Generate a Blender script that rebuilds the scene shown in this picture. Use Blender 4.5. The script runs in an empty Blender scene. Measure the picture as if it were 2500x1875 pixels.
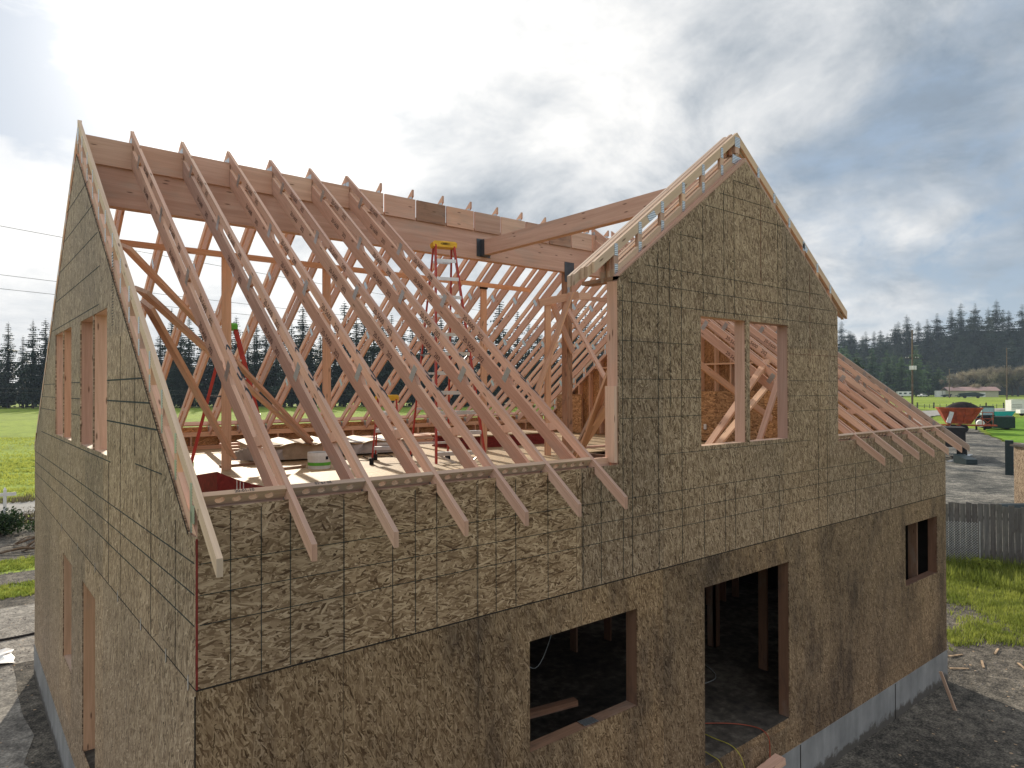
import bpy, math, random
from mathutils import Vector as V, Matrix
from mathutils.geometry import tessellate_polygon
R = math.radians
random.seed(7)
S = bpy.context.scene
COL = S.collection

# ------------------------------------------------------------------ camera
cam = bpy.data.cameras.new('camera'); co = bpy.data.objects.new('camera', cam); COL.objects.link(co)
cam.sensor_width = 36; cam.lens = 24.2; cam.clip_end = 3000; cam.clip_start = .05
co.matrix_world = Matrix.Translation((-1.223, -4.682, 5.25)) @ Matrix.Rotation(R(50.81-90), 4, 'Z') @ Matrix.Rotation(R(90.43), 4, 'X') @ Matrix.Rotation(R(-.178), 4, 'Z')
S.camera = co

# ------------------------------------------------------------------ light
SUN_AZ, SUN_EL = 73.0, 25.0
sdir = V((math.cos(R(SUN_AZ))*math.cos(R(SUN_EL)), math.sin(R(SUN_AZ))*math.cos(R(SUN_EL)), math.sin(R(SUN_EL))))
sl = bpy.data.lights.new('sun', 'SUN'); sl.energy = 4.9; sl.angle = R(.6); sl.color = (1, .88, .71)
so = bpy.data.objects.new('sun', sl); COL.objects.link(so); so.rotation_euler = sdir.to_track_quat('Z', 'Y').to_euler()
S.view_settings.view_transform = 'Standard'; S.view_settings.look = 'None'; S.view_settings.exposure = 0.1; S.view_settings.gamma = 1
S.cycles.max_bounces = 6; S.cycles.diffuse_bounces = 4; S.cycles.transparent_max_bounces = 12
S.cycles.use_denoising = True
S.cycles.sample_clamp_indirect = 8


class N:
    """small node-tree writer"""
    def __init__(s, tree): s.t = tree; s.n = tree.nodes; s.l = tree.links
    def node(s, typ, **kw):
        n = s.n.new(typ)
        for k, v in kw.items():
            if k.startswith('i_'): s.set(n, k[2:], v)
            else: setattr(n, k, v)
        return n
    def set(s, n, k, v):
        sock = n.inputs[int(k)] if k.isdigit() else n.inputs[k]
        if isinstance(v, bpy.types.NodeSocket): s.l.new(v, sock)
        else: sock.default_value = v
    def math(s, op, a, b=None, c=None, clamp=False):
        n = s.n.new('ShaderNodeMath'); n.operation = op; n.use_clamp = clamp
        for i, v in enumerate((a, b, c)):
            if v is not None: s.set(n, str(i), v)
        return n.outputs[0]
    def vmath(s, op, a, b=None, out=0, scale=None):
        n = s.n.new('ShaderNodeVectorMath'); n.operation = op
        s.set(n, '0', a)
        if b is not None: s.set(n, '1', b)
        if scale is not None: s.set(n, 'Scale', scale)
        return n.outputs[out]
    def noise(s, vec, scale, detail=4, rough=.55, dist=0, out=0):
        n = s.n.new('ShaderNodeTexNoise'); s.set(n, 'Vector', vec); s.set(n, 'Scale', scale)
        n.inputs['Detail'].default_value = detail; n.inputs['Roughness'].default_value = rough; n.inputs['Distortion'].default_value = dist
        return n.outputs[out]
    def voro(s, vec, scale=1, out='Color', feat='F1', dim='3D', rnd=1):
        n = s.n.new('ShaderNodeTexVoronoi'); n.voronoi_dimensions = dim; n.feature = feat
        s.set(n, 'Vector', vec); n.inputs['Scale'].default_value = scale; n.inputs['Randomness'].default_value = rnd
        return n.outputs[out]
    def mapping(s, vec, rot=(0, 0, 0), scale=(1, 1, 1), loc=(0, 0, 0)):
        n = s.n.new('ShaderNodeMapping'); s.set(n, 'Vector', vec)
        n.inputs['Rotation'].default_value = rot; n.inputs['Scale'].default_value = scale; n.inputs['Location'].default_value = loc
        return n.outputs[0]
    def ramp(s, fac, stops, interp='LINEAR'):
        n = s.n.new('ShaderNodeValToRGB'); s.set(n, 'Fac', fac); n.color_ramp.interpolation = interp
        e = n.color_ramp.elements
        while len(e) < len(stops): e.new(.5)
        for q, (p, c) in zip(e, stops):
            q.position = p; q.color = (c, c, c, 1) if isinstance(c, (int, float)) else (*c, 1)
        return n.outputs[0]
    def mix(s, fac, a, b, mode='MIX'):
        n = s.n.new('ShaderNodeMix'); n.data_type = 'RGBA'; n.blend_type = mode
        for k, v in ((0, fac), (6, a), (7, b)):
            if isinstance(v, bpy.types.NodeSocket): s.l.new(v, n.inputs[k])
            elif k == 0: n.inputs[0].default_value = v
            else: n.inputs[k].default_value = (*v, 1) if len(v) == 3 else v
        return n.outputs[2]


# ------------------------------------------------------------------ world: sky with broken cloud
w = bpy.data.worlds.new('World'); S.world = w; w.use_nodes = True
w.node_tree.nodes.clear(); n = N(w.node_tree)
out = n.node('ShaderNodeOutputWorld'); bg = n.node('ShaderNodeBackground')
n.l.new(bg.outputs[0], out.inputs[0]); bg.inputs[1].default_value = .1
sky = n.node('ShaderNodeTexSky', sky_type='NISHITA', sun_disc=False, sun_elevation=R(SUN_EL), sun_rotation=R(90-SUN_AZ), air_density=1.0, dust_density=1.2, altitude=50)
dv = n.vmath('NORMALIZE', n.node('ShaderNodeTexCoord').outputs['Generated'])
sx = n.node('ShaderNodeSeparateXYZ'); n.l.new(dv, sx.inputs[0])
zz = n.math('ADD', n.math('MAXIMUM', sx.outputs[2], 0.0), .38)
cb = n.node('ShaderNodeCombineXYZ'); n.set(cb, '0', n.math('DIVIDE', sx.outputs[0], zz)); n.set(cb, '1', n.math('DIVIDE', sx.outputs[1], zz))
cv = cb.outputs[0]
def blob(d, k):
    q = n.math('MAXIMUM', n.vmath('DOT_PRODUCT', dv, V(d).normalized(), out=1), 0)
    return n.math('POWER', q, k)
f1 = n.noise(cv, 2.3, 10, .60, .35); f2 = n.noise(n.mapping(cv, loc=(4.3, 1.7, 2)), 3.0, 10, .63, .3); f3 = n.noise(n.mapping(cv, loc=(9, 3, 5)), 1.5, 3, .5)
bias = n.math('ADD', f1, .17)
for d, k, a in (((.934, .262, .25), 40, -.26), ((.885, .418, .20), 120, -.10), ((.07, .952, .31), 160, -.26), ((.04, .93, .40), 160, -.16),
                ((.612, .625, .50), 250, -.12), ((.57, .76, .31), 60, .12), ((.922, .335, .185), 700, .12), ((.066, .976, .2), 300, .2), ((.813, .433, .389), 20, .12), ((-.5, -.8, .3), 2, -.10)):
    bias = n.math('ADD', bias, n.math('MULTIPLY', blob(d, k), a))
cover = n.ramp(bias, [(.43, 0), (.50, .55), (.62, 1)])
sh = n.math('ADD', f2, n.math('MULTIPLY', f3, .5))
for d, k, a in ((sdir, 6, .18), (sdir, 30, .34), ((.57, .76, .31), 90, -.20), ((.813, .433, .389), 40, -.10), ((.922, .335, .185), 500, .07), ((.066, .976, .2), 200, .12), ((.862, .334, .35), 60, -.12), ((.75, .58, .30), 60, .08)):
    sh = n.math('ADD', sh, n.math('MULTIPLY', blob(d, k), a))
ccol = n.ramp(n.math('MULTIPLY', sh, .8), [(.43, (2.6, 3.15, 3.8)), (.54, (4.4, 4.85, 5.35)), (.66, (7.0, 7.2, 7.4)), (.80, (9.8, 9.7, 9.5))])
skyc = n.mix(.75, n.vmath('SCALE', sky.outputs[0], scale=.8), (3.7, 4.7, 6.0))
c = n.mix(cover, skyc, ccol)
glow = n.math('ADD', n.math('MULTIPLY', blob(sdir, 120), 9), n.math('MULTIPLY', blob(sdir, 22), 2.1))
gl = n.vmath('SCALE', (1, .97, .90), scale=glow)
c = n.mix(1, c, gl, 'ADD')
bk = blob((-.62, -.75, .45), 1.5)
c = n.mix(n.math('MULTIPLY', bk, .85), c, (8.9, 8.9, 9.0))  # unseen sky behind the camera brightened as added fill light
hz = n.ramp(sx.outputs[2], [(0, 1), (.16, 0)])
c = n.mix(n.math('MULTIPLY', hz, .25), c, (6.6, 6.9, 7.1))
gnd = n.ramp(sx.outputs[2], [(.0, 1), (.002, 0)])
c = n.mix(n.ramp(n.math('ADD', sx.outputs[2], .5), [(.49, 1), (.5, 0)]), c, (1.6, 1.5, 1.2))
n.l.new(c, bg.inputs[0])

# ------------------------------------------------------------------ materials
MATS = {}
def mat(name, rough=.7, **kw):
    m = bpy.data.materials.new(name); m.use_nodes = True; MATS[name] = m
    t = N(m.node_tree); b = m.node_tree.nodes['Principled BSDF']; b.inputs['Roughness'].default_value = rough
    b.inputs['Specular IOR Level'].default_value = kw.get('spec', .3)
    if 'metal' in kw: b.inputs['Metallic'].default_value = kw['metal']
    return m, t, b
def bump(t, b, h, strength, dist=.01):
    q = t.node('ShaderNodeBump'); t.set(q, 'Height', h); q.inputs['Strength'].default_value = strength; q.inputs['Distance'].default_value = dist
    t.l.new(q.outputs[0], b.inputs['Normal'])
def simple(name, col, rough=.6, var=.12, scale=8, **kw):
    m, t, b = mat(name, rough, **kw)
    tc = t.node('ShaderNodeTexCoord')
    f = t.noise(tc.outputs['Object'], scale, 5, .6)
    lo = tuple(c*(1-var*2) for c in col); hi = tuple(min(1, c*(1+var)) for c in col)
    t.l.new(t.ramp(f, [(.3, lo), (.7, hi)]), b.inputs['Base Color'])
    if 'bump' in kw: bump(t, b, f, kw['bump'])
    return m

def osb(name, axes, base=0., tone=(1, 1, 1), grain=(.10, .0125), wet=.0, contrast=1.0):
    m, t, b = mat(name, .62, spec=.25)
    tc = t.node('ShaderNodeTexCoord'); sp = t.node('ShaderNodeSeparateXYZ'); t.l.new(tc.outputs['Object'], sp.inputs[0])
    cm = t.node('ShaderNodeCombineXYZ'); t.l.new(sp.outputs[axes[0]], cm.inputs[0]); t.l.new(sp.outputs[axes[1]], cm.inputs[1])
    p = cm.outputs[0]
    wob = t.vmath('SCALE', t.vmath('SUBTRACT', t.noise(p, 14, 2, .5, out=1), (.5, .5, .5)), scale=.022)
    p = t.vmath('ADD', p, wob)
    val = None; edge = None
    for i, (ang, ln, wd) in enumerate(((4, 1, 1), (-31, .8, 1.3), (24, 1.1, 1.1), (-11, 1.2, .8), (55, .6, 1.2), (-62, .55, 1.3), (9, .9, .7), (-19, .7, 1))):
        q = t.mapping(t.mapping(p, rot=(0, 0, R(ang)+base)), scale=(1/(grain[0]*ln), 1/(grain[1]*wd), 1), loc=(i*17.3, i*9.1, 0))
        c = t.voro(q, 1, 'Color', dim='2D'); s1 = t.node('ShaderNodeSeparateColor'); t.l.new(c, s1.inputs[0])
        streak = t.noise(t.mapping(q, scale=(.6, 5, 1)), 1, 2, .6)
        v = t.math('ADD', t.math('MULTIPLY', s1.outputs[0], .75), t.math('MULTIPLY', streak, .3))
        if val is None: val = v; msk = None
        else:
            mk = t.math('GREATER_THAN', s1.outputs[1], .54 + .025*i)
            mx = t.node('ShaderNodeMix'); mx.data_type = 'FLOAT'; t.l.new(mk, mx.inputs[0]); t.l.new(val, mx.inputs[2]); t.l.new(v, mx.inputs[3]); val = mx.outputs[0]
    pu = t.math('DIVIDE', t.math('SUBTRACT', sp.outputs[axes[0]], .995), 1.2192)
    wn = t.node('ShaderNodeTexWhiteNoise', noise_dimensions='2D'); cw = t.node('ShaderNodeCombineXYZ'); t.l.new(t.math('FLOOR', pu), cw.inputs[0]); t.l.new(t.math('FLOOR', t.math('DIVIDE', t.math('SUBTRACT', sp.outputs[axes[1]], 3.34), 2.44)), cw.inputs[1]); t.l.new(cw.outputs[0], wn.inputs['Vector'])
    ptone = t.ramp(wn.outputs['Value'], [(0, (.84, .84, .86)), (.5, (1, 1, 1)), (1, (1.12, 1.09, 1.04))])
    fr_ = t.math('ABSOLUTE', t.math('SUBTRACT', t.math('FRACT', pu), .5)); seam = t.math('GREATER_THAN', fr_, .4978)
    big = t.noise(p, .55, 3, .6)
    T = lambda c: tuple(a*b_ for a, b_ in zip(c, tone))
    k = contrast
    mid = (.285, .225, .160)
    def L(c): return T(tuple(mm + (cc-mm)*k for cc, mm in zip(c, mid)))
    colr = t.ramp(val, [(.06, L((.10, .070, .045))), (.24, L((.20, .150, .100))), (.52, L((.30, .238, .168))), (.80, L((.40, .335, .245))), (.97, L((.53, .46, .36)))])
    colr = t.mix(1, colr, t.ramp(big, [(.3, (.80, .80, .80)), (.7, (1.08, 1.08, 1.08))]), 'MULTIPLY')
    colr = t.mix(1, colr, ptone, 'MULTIPLY')
    colr = t.mix(t.math('MULTIPLY', seam, .65), colr, (.05, .038, .03))
    if wet:
        wt = t.noise(t.mapping(tc.outputs['Object'], scale=(1, 1, .35)), 1.5, 6, .7)
        colr = t.mix(1, colr, t.ramp(wt, [(.46, (1, 1, 1)), (.64, (1-wet, 1-wet, 1-wet*.9))]), 'MULTIPLY')
    t.l.new(colr, b.inputs['Base Color']); bump(t, b, val, .35, .002)
    return m
osb('osb_front', (0, 2), R(90), (.93, .815, .75), grain=(.085, .0105), contrast=1.5)
osb('osb_knee', (0, 2), R(8), (.91, .785, .705), grain=(.10, .0135), contrast=1.45)
osb('osb_low', (0, 2), R(82), (.77, .64, .54), grain=(.085, .0105), wet=.55, contrast=1.4)  # darker than the upper boards: shade put into the tone; wet adds stains
osb('osb_gable', (1, 2), R(90), (1.02, .915, .87), grain=(.12, .011), contrast=1.6)
osb('osb_deck', (0, 1), 0, (1.22, 1.07, .82), grain=(.12, .02), contrast=.55)
osb('osb_warm_x', (1, 2), R(90), (1.35, .95, .62), contrast=1.1)  # warm boards: orange sunlight on the inner walls put into the tone
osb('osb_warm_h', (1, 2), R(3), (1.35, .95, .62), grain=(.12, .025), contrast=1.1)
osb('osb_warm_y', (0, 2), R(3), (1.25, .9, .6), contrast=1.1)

def wood(name, light, dark, knots=True, sc=1., rough=.65, stain=0.):
    m, t, b = mat(name, rough, spec=.25)
    uv = t.node('ShaderNodeUVMap').outputs[0]
    g = t.noise(t.mapping(uv, scale=(1.6*sc, 42*sc, 1)), 1, 5, .65, .6)
    g2 = t.noise(t.mapping(uv, scale=(.55*sc, 9*sc, 1), loc=(3, 5, 0)), 1, 4, .6, 1.1)
    tone = t.noise(t.mapping(uv, scale=(.09, .09, 1)), 1, 1, .5)
    f = t.math('ADD', t.math('MULTIPLY', g, .5), t.math('MULTIPLY', g2, .5))
    c = t.ramp(f, [(.34, dark), (.5, tuple((a+b_)/2 for a, b_ in zip(light, dark))), (.64, light)])
    c = t.mix(1, c, t.ramp(tone, [(.35, (.80, .77, .76)), (.5, (1, 1, 1)), (.66, (1.12, 1.10, 1.02))]), 'MULTIPLY')
    oi = t.node('ShaderNodeObjectInfo').outputs['Random']
    c = t.mix(1, c, t.ramp(oi, [(0, (.78, .80, .84)), (.25, (1.08, 1.02, .94)), (.5, (.92, .86, .84)), (.75, (1.06, 1.08, 1.04)), (1, (.98, .90, .84))]), 'MULTIPLY')
    wt_ = t.noise(t.mapping(uv, scale=(.8, 2.5, 1), loc=(1, 8, 0)), 1, 4, .65)
    c = t.mix(t.ramp(wt_, [(.54, 0), (.72, .42)]), c, (.33, .31, .28))
    if knots:
        kd = t.voro(t.mapping(uv, scale=(2.4, 11, 1)), 1, 'Distance', dim='2D')
        kc = t.voro(t.mapping(uv, scale=(2.4, 11, 1)), 1, 'Color', dim='2D'); s1 = t.node('ShaderNodeSeparateColor'); t.l.new(kc, s1.inputs[0])
        km = t.math('MULTIPLY', t.ramp(kd, [(.05, 1), (.12, 0)]), t.math('GREATER_THAN', s1.outputs[0], .80))
        c = t.mix(t.math('MULTIPLY', km, .8), c, (.09, .04, .02))
    if stain:
        st = t.noise(t.mapping(uv, scale=(2.2, 7, 1), loc=(7, 1, 0)), 1, 5, .7, .5)
        c = t.mix(t.ramp(st, [(.52, 0), (.68, stain)]), c, (.06, .045, .04))
    t.l.new(c, b.inputs['Base Color']); bump(t, b, f, .25, .002)
    return m
wood('fir', (.72, .50, .415), (.51, .325, .255))
wood('fir_pale', (.66, .51, .41), (.50, .355, .27))
wood('fir_orange', (.70, .46, .33), (.50, .30, .20))  # fir with the orange cast of sunlit wood put into its colour
wood('fir_stained', (.46, .28, .19), (.28, .17, .11), stain=.85)
wood('glulam', (.68, .465, .385), (.50, .315, .25), sc=.6)
wood('lvl_block', (.44, .27, .20), (.30, .185, .14), stain=.5)
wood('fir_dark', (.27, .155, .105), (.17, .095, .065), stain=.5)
wood('pole_wood', (.20, .145, .10), (.10, .07, .05), knots=False)
wood('fence_grey', (.23, .225, .215), (.10, .10, .10), knots=False, stain=.5)
wood('old_board', (.085, .075, .065), (.03, .028, .027), knots=False, stain=.6)

m, t, b = mat('galvanised', .35, metal=.85)
uv = t.node('ShaderNodeUVMap').outputs[0]; sp = t.node('ShaderNodeSeparateXYZ'); t.l.new(uv, sp.inputs[0])
st = t.math('GREATER_THAN', t.math('SINE', t.math('MULTIPLY', sp.outputs[1], 330)), .25)
t.l.new(t.mix(st, (.62, .68, .72), (.22, .24, .27)), b.inputs['Base Color'])
simple('steel_dark', (.10, .11, .13), .45, metal=.6)
simple('aluminium', (.62, .64, .66), .38, .08, metal=.7)
simple('ladder_red', (.42, .045, .03), .45)
simple('cap_yellow', (.78, .46, .04), .5)
simple('cap_green', (.12, .45, .05), .5)
simple('rubber', (.02, .02, .022), .8)
simple('red_edge', (.20, .022, .020), .6, .2, 20)
simple('dark_gap', (.022, .018, .016), .9)
simple('line_ink', (.014, .024, .026), .7, .3, 30)
simple('line_red', (.17, .05, .035), .7, .3, 30)
simple('spray_ink', (.015, .03, .045), .6, .3, 30)
simple('stamp_ink', (.10, .05, .045), .8, .3, 40)
simple('white_plastic', (.72, .72, .70), .5, .08)
simple('black_cloth', (.02, .022, .03), .9)
simple('paper', (.42, .34, .25), .8, .15, 6)
simple('film', (.42, .39, .37), .35, .15, 5)
simple('white_paint', (.74, .75, .75), .5, .06, 3)
simple('cable_yellow', (.42, .37, .06), .5)
simple('cable_red', (.30, .06, .03), .5)
simple('wire', (.06, .06, .065), .6)
simple('steel_wire', (.50, .53, .55), .5, metal=.5)
simple('glass_dark', (.03, .05, .06), .12, .1)
simple('glass_pale', (.35, .50, .55), .1, .1)
simple('tyre', (.018, .018, .02), .85)
simple('spreader_orange', (.46, .09, .035), .55, .25, 2)
simple('tractor_green', (.010, .035, .030), .5, .3)
simple('teal_paint', (.02, .42, .48), .35)
simple('manure_pile', (.025, .02, .022), .95, .4, 3)
simple('barn_wall', (.44, .43, .32), .7, .05, 1)
simple('barn_roof', (.42, .27, .24), .5, .12, .3)
simple('culvert', (.02, .035, .04), .4)
simple('stone', (.24, .22, .20), .9, .3, 9)
simple('bark', (.07, .055, .045), .9, .4, 12)
simple('chip', (.45, .33, .22), .8, .3, 9)

m, t, b = mat('concrete', .85)
tc = t.node('ShaderNodeTexCoord').outputs['Object']
a = t.noise(tc, 1.6, 6, .6); bb = t.noise(t.mapping(tc, scale=(1, 1, .15)), 6, 4, .6)
t.l.new(t.ramp(t.math('ADD', t.math('MULTIPLY', a, .6), t.math('MULTIPLY', bb, .4)), [(.3, (.155, .158, .16)), (.55, (.26, .262, .262)), (.7, (.345, .345, .34))]), b.inputs['Base Color'])
spz = t.node('ShaderNodeSeparateXYZ'); t.l.new(tc, spz.inputs[0])
mud = t.math('ADD', t.math('MULTIPLY', spz.outputs[2], -5.0), t.math('MULTIPLY', t.noise(tc, 7, 6, .7), 2.4))
cc_ = b.inputs['Base Color'].links[0].from_socket
t.l.new(t.mix(t.ramp(mud, [(.35, 0), (.75, .85)]), cc_, (.07, .06, .05)), b.inputs['Base Color'])
bump(t, b, a, .3, .01)

def leaf(name, lo, hi, trans=.35, scale=.8):
    m = bpy.data.materials.new(name); m.use_nodes = True; MATS[name] = m; t = N(m.node_tree)
    b = m.node_tree.nodes['Principled BSDF']; b.inputs['Roughness'].default_value = .6; b.inputs['Specular IOR Level'].default_value = .2
    tc = t.node('ShaderNodeTexCoord'); oi = t.node('ShaderNodeObjectInfo')
    f = t.math('ADD', t.noise(tc.outputs['Object'], scale, 4, .7), t.math('MULTIPLY', t.math('SUBTRACT', oi.outputs['Random'], .5), .25))
    c = t.ramp(f, [(.32, lo), (.68, hi)]); t.l.new(c, b.inputs['Base Color'])
    tr = t.node('ShaderNodeBsdfTranslucent'); t.l.new(c, tr.inputs[0])
    mx = t.node('ShaderNodeMixShader'); mx.inputs[0].default_value = trans
    t.l.new(b.outputs[0], mx.inputs[1]); t.l.new(tr.outputs[0], mx.inputs[2]); t.l.new(mx.outputs[0], m.node_tree.nodes['Material Output'].inputs[0])
    return m
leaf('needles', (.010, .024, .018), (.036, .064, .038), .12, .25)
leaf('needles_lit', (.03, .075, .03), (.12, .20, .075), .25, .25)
leaf('twigs', (.20, .17, .12), (.42, .37, .26), .1, .3)
leaf('grass_blade', (.17, .22, .04), (.46, .50, .11), .5, 1.5)
leaf('grass_lawn', (.05, .16, .02), (.12, .30, .03), .5, 1.5)
leaf('shrub_leaf', (.015, .035, .015), (.07, .12, .04), .3, 3)
leaf('bramble', (.10, .09, .06), (.24, .20, .13), .2, 3)

def ground(name, stops, scales, bmp=.5, bd=.05, rough=.95):
    m, t, b = mat(name, rough, spec=.1)
    tc = t.node('ShaderNodeTexCoord').outputs['Object']
    f = None
    for sc_, wt, det in scales:
        q = t.math('MULTIPLY', t.noise(tc, sc_, det, .65), wt); f = q if f is None else t.math('ADD', f, q)
    t.l.new(t.ramp(f, stops), b.inputs['Base Color']); bump(t, b, f, bmp, bd)
    return m
ground('pasture', [(.36, (.10, .125, .030)), (.46, (.17, .235, .032)), (.54, (.25, .34, .045)), (.66, (.36, .42, .085))], [(.06, .3, 4), (.9, .35, 5), (6, .35, 4)], .9, .25)
ground('lawn', [(.38, (.07, .15, .014)), (.5, (.12, .25, .02)), (.62, (.22, .34, .04))], [(.1, .4, 4), (2, .6, 5)], .4, .1)
ground('dirt', [(.34, (.020, .021, .022)), (.45, (.060, .057, .052)), (.54, (.16, .146, .125)), (.66, (.36, .33, .28))], [(.5, .25, 4), (5, .35, 5), (32, .4, 4)], 1, .05)
ground('gravel', [(.40, (.035, .04, .042)), (.5, (.12, .12, .112)), (.60, (.33, .315, .28))], [(.4, .35, 4), (3, .3, 4), (16, .35, 4)], 1, .06)
ground('pale_gravel', [(.38, (.10, .098, .092)), (.48, (.20, .19, .175)), (.56, (.33, .315, .285)), (.68, (.52, .49, .44))], [(.5, .25, 4), (4, .35, 5), (24, .4, 4)], 1, .05)
ground('road_grey', [(.38, (.22, .22, .215)), (.62, (.38, .375, .36))], [(.5, .5, 4), (12, .5, 4)], .3, .02)
ground('forest_floor', [(.4, (.006, .012, .008)), (.6, (.018, .026, .016))], [(.1, .5, 4), (1, .5, 4)], .3, .2)
ground('floor_dirty', [(.38, (.035, .032, .03)), (.5, (.08, .07, .06)), (.64, (.20, .18, .15))], [(.8, .6, 5), (8, .4, 4)], .3, .01)

# ------------------------------------------------------------------ mesh writer
class M:
    def __init__(s): s.v = []; s.f = []; s.uv = []
    def poly(s, pts, ud=None, off=0.):
        pts = [V(p) for p in pts]; i = len(s.v); s.v += pts; s.f.append(tuple(range(i, i+len(pts))))
        nn = (pts[1]-pts[0]).cross(pts[2]-pts[1])
        if nn.length < 1e-12: nn = V((0, 0, 1))
        nn.normalize(); u = V(ud).normalized() if ud else V((1, 0, 0))
        if abs(nn.dot(u)) > .8: u = V((0, 0, 1)) if abs(nn.z) < .8 else V((0, 1, 0)); off += 3.3
        vd = nn.cross(u)
        for p in pts: s.uv.append((p.dot(u)+off, p.dot(vd)+off*1.7))
        return s
    def prism(s, pts, ext, ud=None, off=None):
        off = random.uniform(0, 60) if off is None else off
        a = [V(p) for p in pts]; e = V(ext); bq = [p+e for p in a]
        nn = sum(((a[i]-a[0]).cross(a[i+1]-a[0]) for i in range(1, len(a)-1)), V((0, 0, 0)))
        if nn.dot(e) > 0: a, bq = a[::-1], bq[::-1]
        s.poly(a, ud, off); s.poly(bq[::-1], ud, off+1)
        for i in range(len(a)):
            j = (i+1) % len(a); s.poly([a[j], a[i], bq[i], bq[j]], ud, off+2+.37*i)
        return s
    def beam(s, p0, p1, w, h, up=(0, 0, 1), off=None):
        """member from p0 to p1, w across, h along up"""
        p0, p1 = V(p0), V(p1); d = (p1-p0).normalized(); up = V(up)
        if abs(d.dot(up)) > .98: up = V((0, 1, 0)) if abs(d.y) < .9 else V((1, 0, 0))
        sd = d.cross(up).normalized(); u = sd.cross(d).normalized()
        q = [p0+sd*(a*w/2)+u*(c*h/2) for a, c in ((-1, -1), (1, -1), (1, 1), (-1, 1))]
        return s.prism(q, p1-p0, d, off)
    def box(s, lo, hi, ud=None, off=None):
        (a, b_, c), (d, e, f) = lo, hi
        ud = ud or ((1, 0, 0) if d-a >= max(e-b_, f-c) else (0, 1, 0) if e-b_ >= f-c else (0, 0, 1))
        return s.prism([(a, b_, c), (d, b_, c), (d, e, c), (a, e, c)], (0, 0, f-c), ud, off)
    def cyl(s, p0, p1, r0, r1=None, n_=8, caps=True):
        p0, p1 = V(p0), V(p1); r1 = r0 if r1 is None else r1; d = (p1-p0).normalized()
        x = d.cross(V((0, 0, 1)) if abs(d.z) < .9 else V((1, 0, 0))).normalized(); y = d.cross(x); off = random.uniform(0, 50)
        ring = lambda p, r: [p+x*(r*math.cos(2*math.pi*i/n_))+y*(r*math.sin(2*math.pi*i/n_)) for i in range(n_)]
        A, B = ring(p0, r0), ring(p1, r1)
        for i in range(n_): s.poly([A[i], A[(i+1) % n_], B[(i+1) % n_], B[i]], d, off)
        if caps: s.poly(A[::-1], d, off); s.poly(B, d, off)
        return s
    def tube(s, pts, r, n_=5):
        for a, c in zip(pts, pts[1:]): s.cyl(a, c, r, r, n_, False)
        return s
    def plate(s, outer, holes, ext, back=True):
        """flat sheet with holes, extruded by ext"""
        loops = [[V(p) for p in outer]]+[[V(p) for p in h] for h in holes]; e = V(ext)
        tris = tessellate_polygon(loops); flat = [p for l in loops for p in l]
        for t_ in tris:
            q = [flat[i] for i in t_]; nn = (q[1]-q[0]).cross(q[2]-q[0])
            if nn.dot(e) > 0: q = q[::-1]
            s.poly(q); s.poly([p+e for p in q[::-1]])
        for l in loops:
            for i in range(len(l)): j = (i+1) % len(l); s.poly([l[i], l[j], l[j]+e, l[i]+e])
        return s
    def build(s, name, m_, parent=None, smooth=False):
        me = bpy.data.meshes.new(name); me.from_pydata([tuple(p) for p in s.v], [], s.f)
        uv = me.uv_layers.new(name='UVMap'); uv.data.foreach_set('uv', [c_ for q in s.uv for c_ in q])
        me.materials.append(MATS[m_]) if isinstance(m_, str) else me.materials.append(m_)
        if smooth: me.polygons.foreach_set('use_smooth', [True]*len(me.polygons))
        me.validate(); o = bpy.data.objects.new(name, me); COL.objects.link(o)
        if parent is not None: o.parent = parent
        return o
def tag(o, label=None, cat=None, group=None, kind=None):
    for k, v_ in (('label', label), ('category', cat), ('group', group), ('kind', kind)):
        if v_: o[k] = v_
    return o
def thing(name, label, cat, loc=(0, 0, 0), rz=0., group=None):
    o = bpy.data.objects.new(name, None); COL.objects.link(o); o.location = loc; o.rotation_euler = (0, 0, rz)
    o.empty_display_size = .2
    return tag(o, label, cat, group)
def dup(o, parent=None, loc=None, rz=None, sc=None):
    c_ = o.copy(); COL.objects.link(c_); c_.parent = parent
    if loc is not None: c_.location = loc
    if rz is not None: c_.rotation_euler = (0, 0, rz)
    if sc is not None: c_.scale = sc
    for ch in o.children: dup(ch, c_)
    return c_

# ------------------------------------------------------------------ terrain
def sheet(name, pts, z, m_, kind='structure', jag=0., seed=1):
    rr = random.Random(seed); P = []
    for i in range(len(pts)):
        a, b_ = V((*pts[i], 0)), V((*pts[(i+1) % len(pts)], 0)); L = (b_-a).length; k = max(1, min(60, int(L/.8))) if jag else 1
        for j in range(k):
            p = a.lerp(b_, j/k)
            if jag and j: p += V((rr.uniform(-jag, jag), rr.uniform(-jag, jag), 0))
            P.append(V((p.x, p.y, z)))
    g = M()
    for t_ in tessellate_polygon([P]):
        q = [P[i] for i in t_]
        if (q[1]-q[0]).cross(q[2]-q[0]).z < 0: q = q[::-1]
        g.poly(q)
    return tag(g.build(name, m_), kind=kind)
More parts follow.
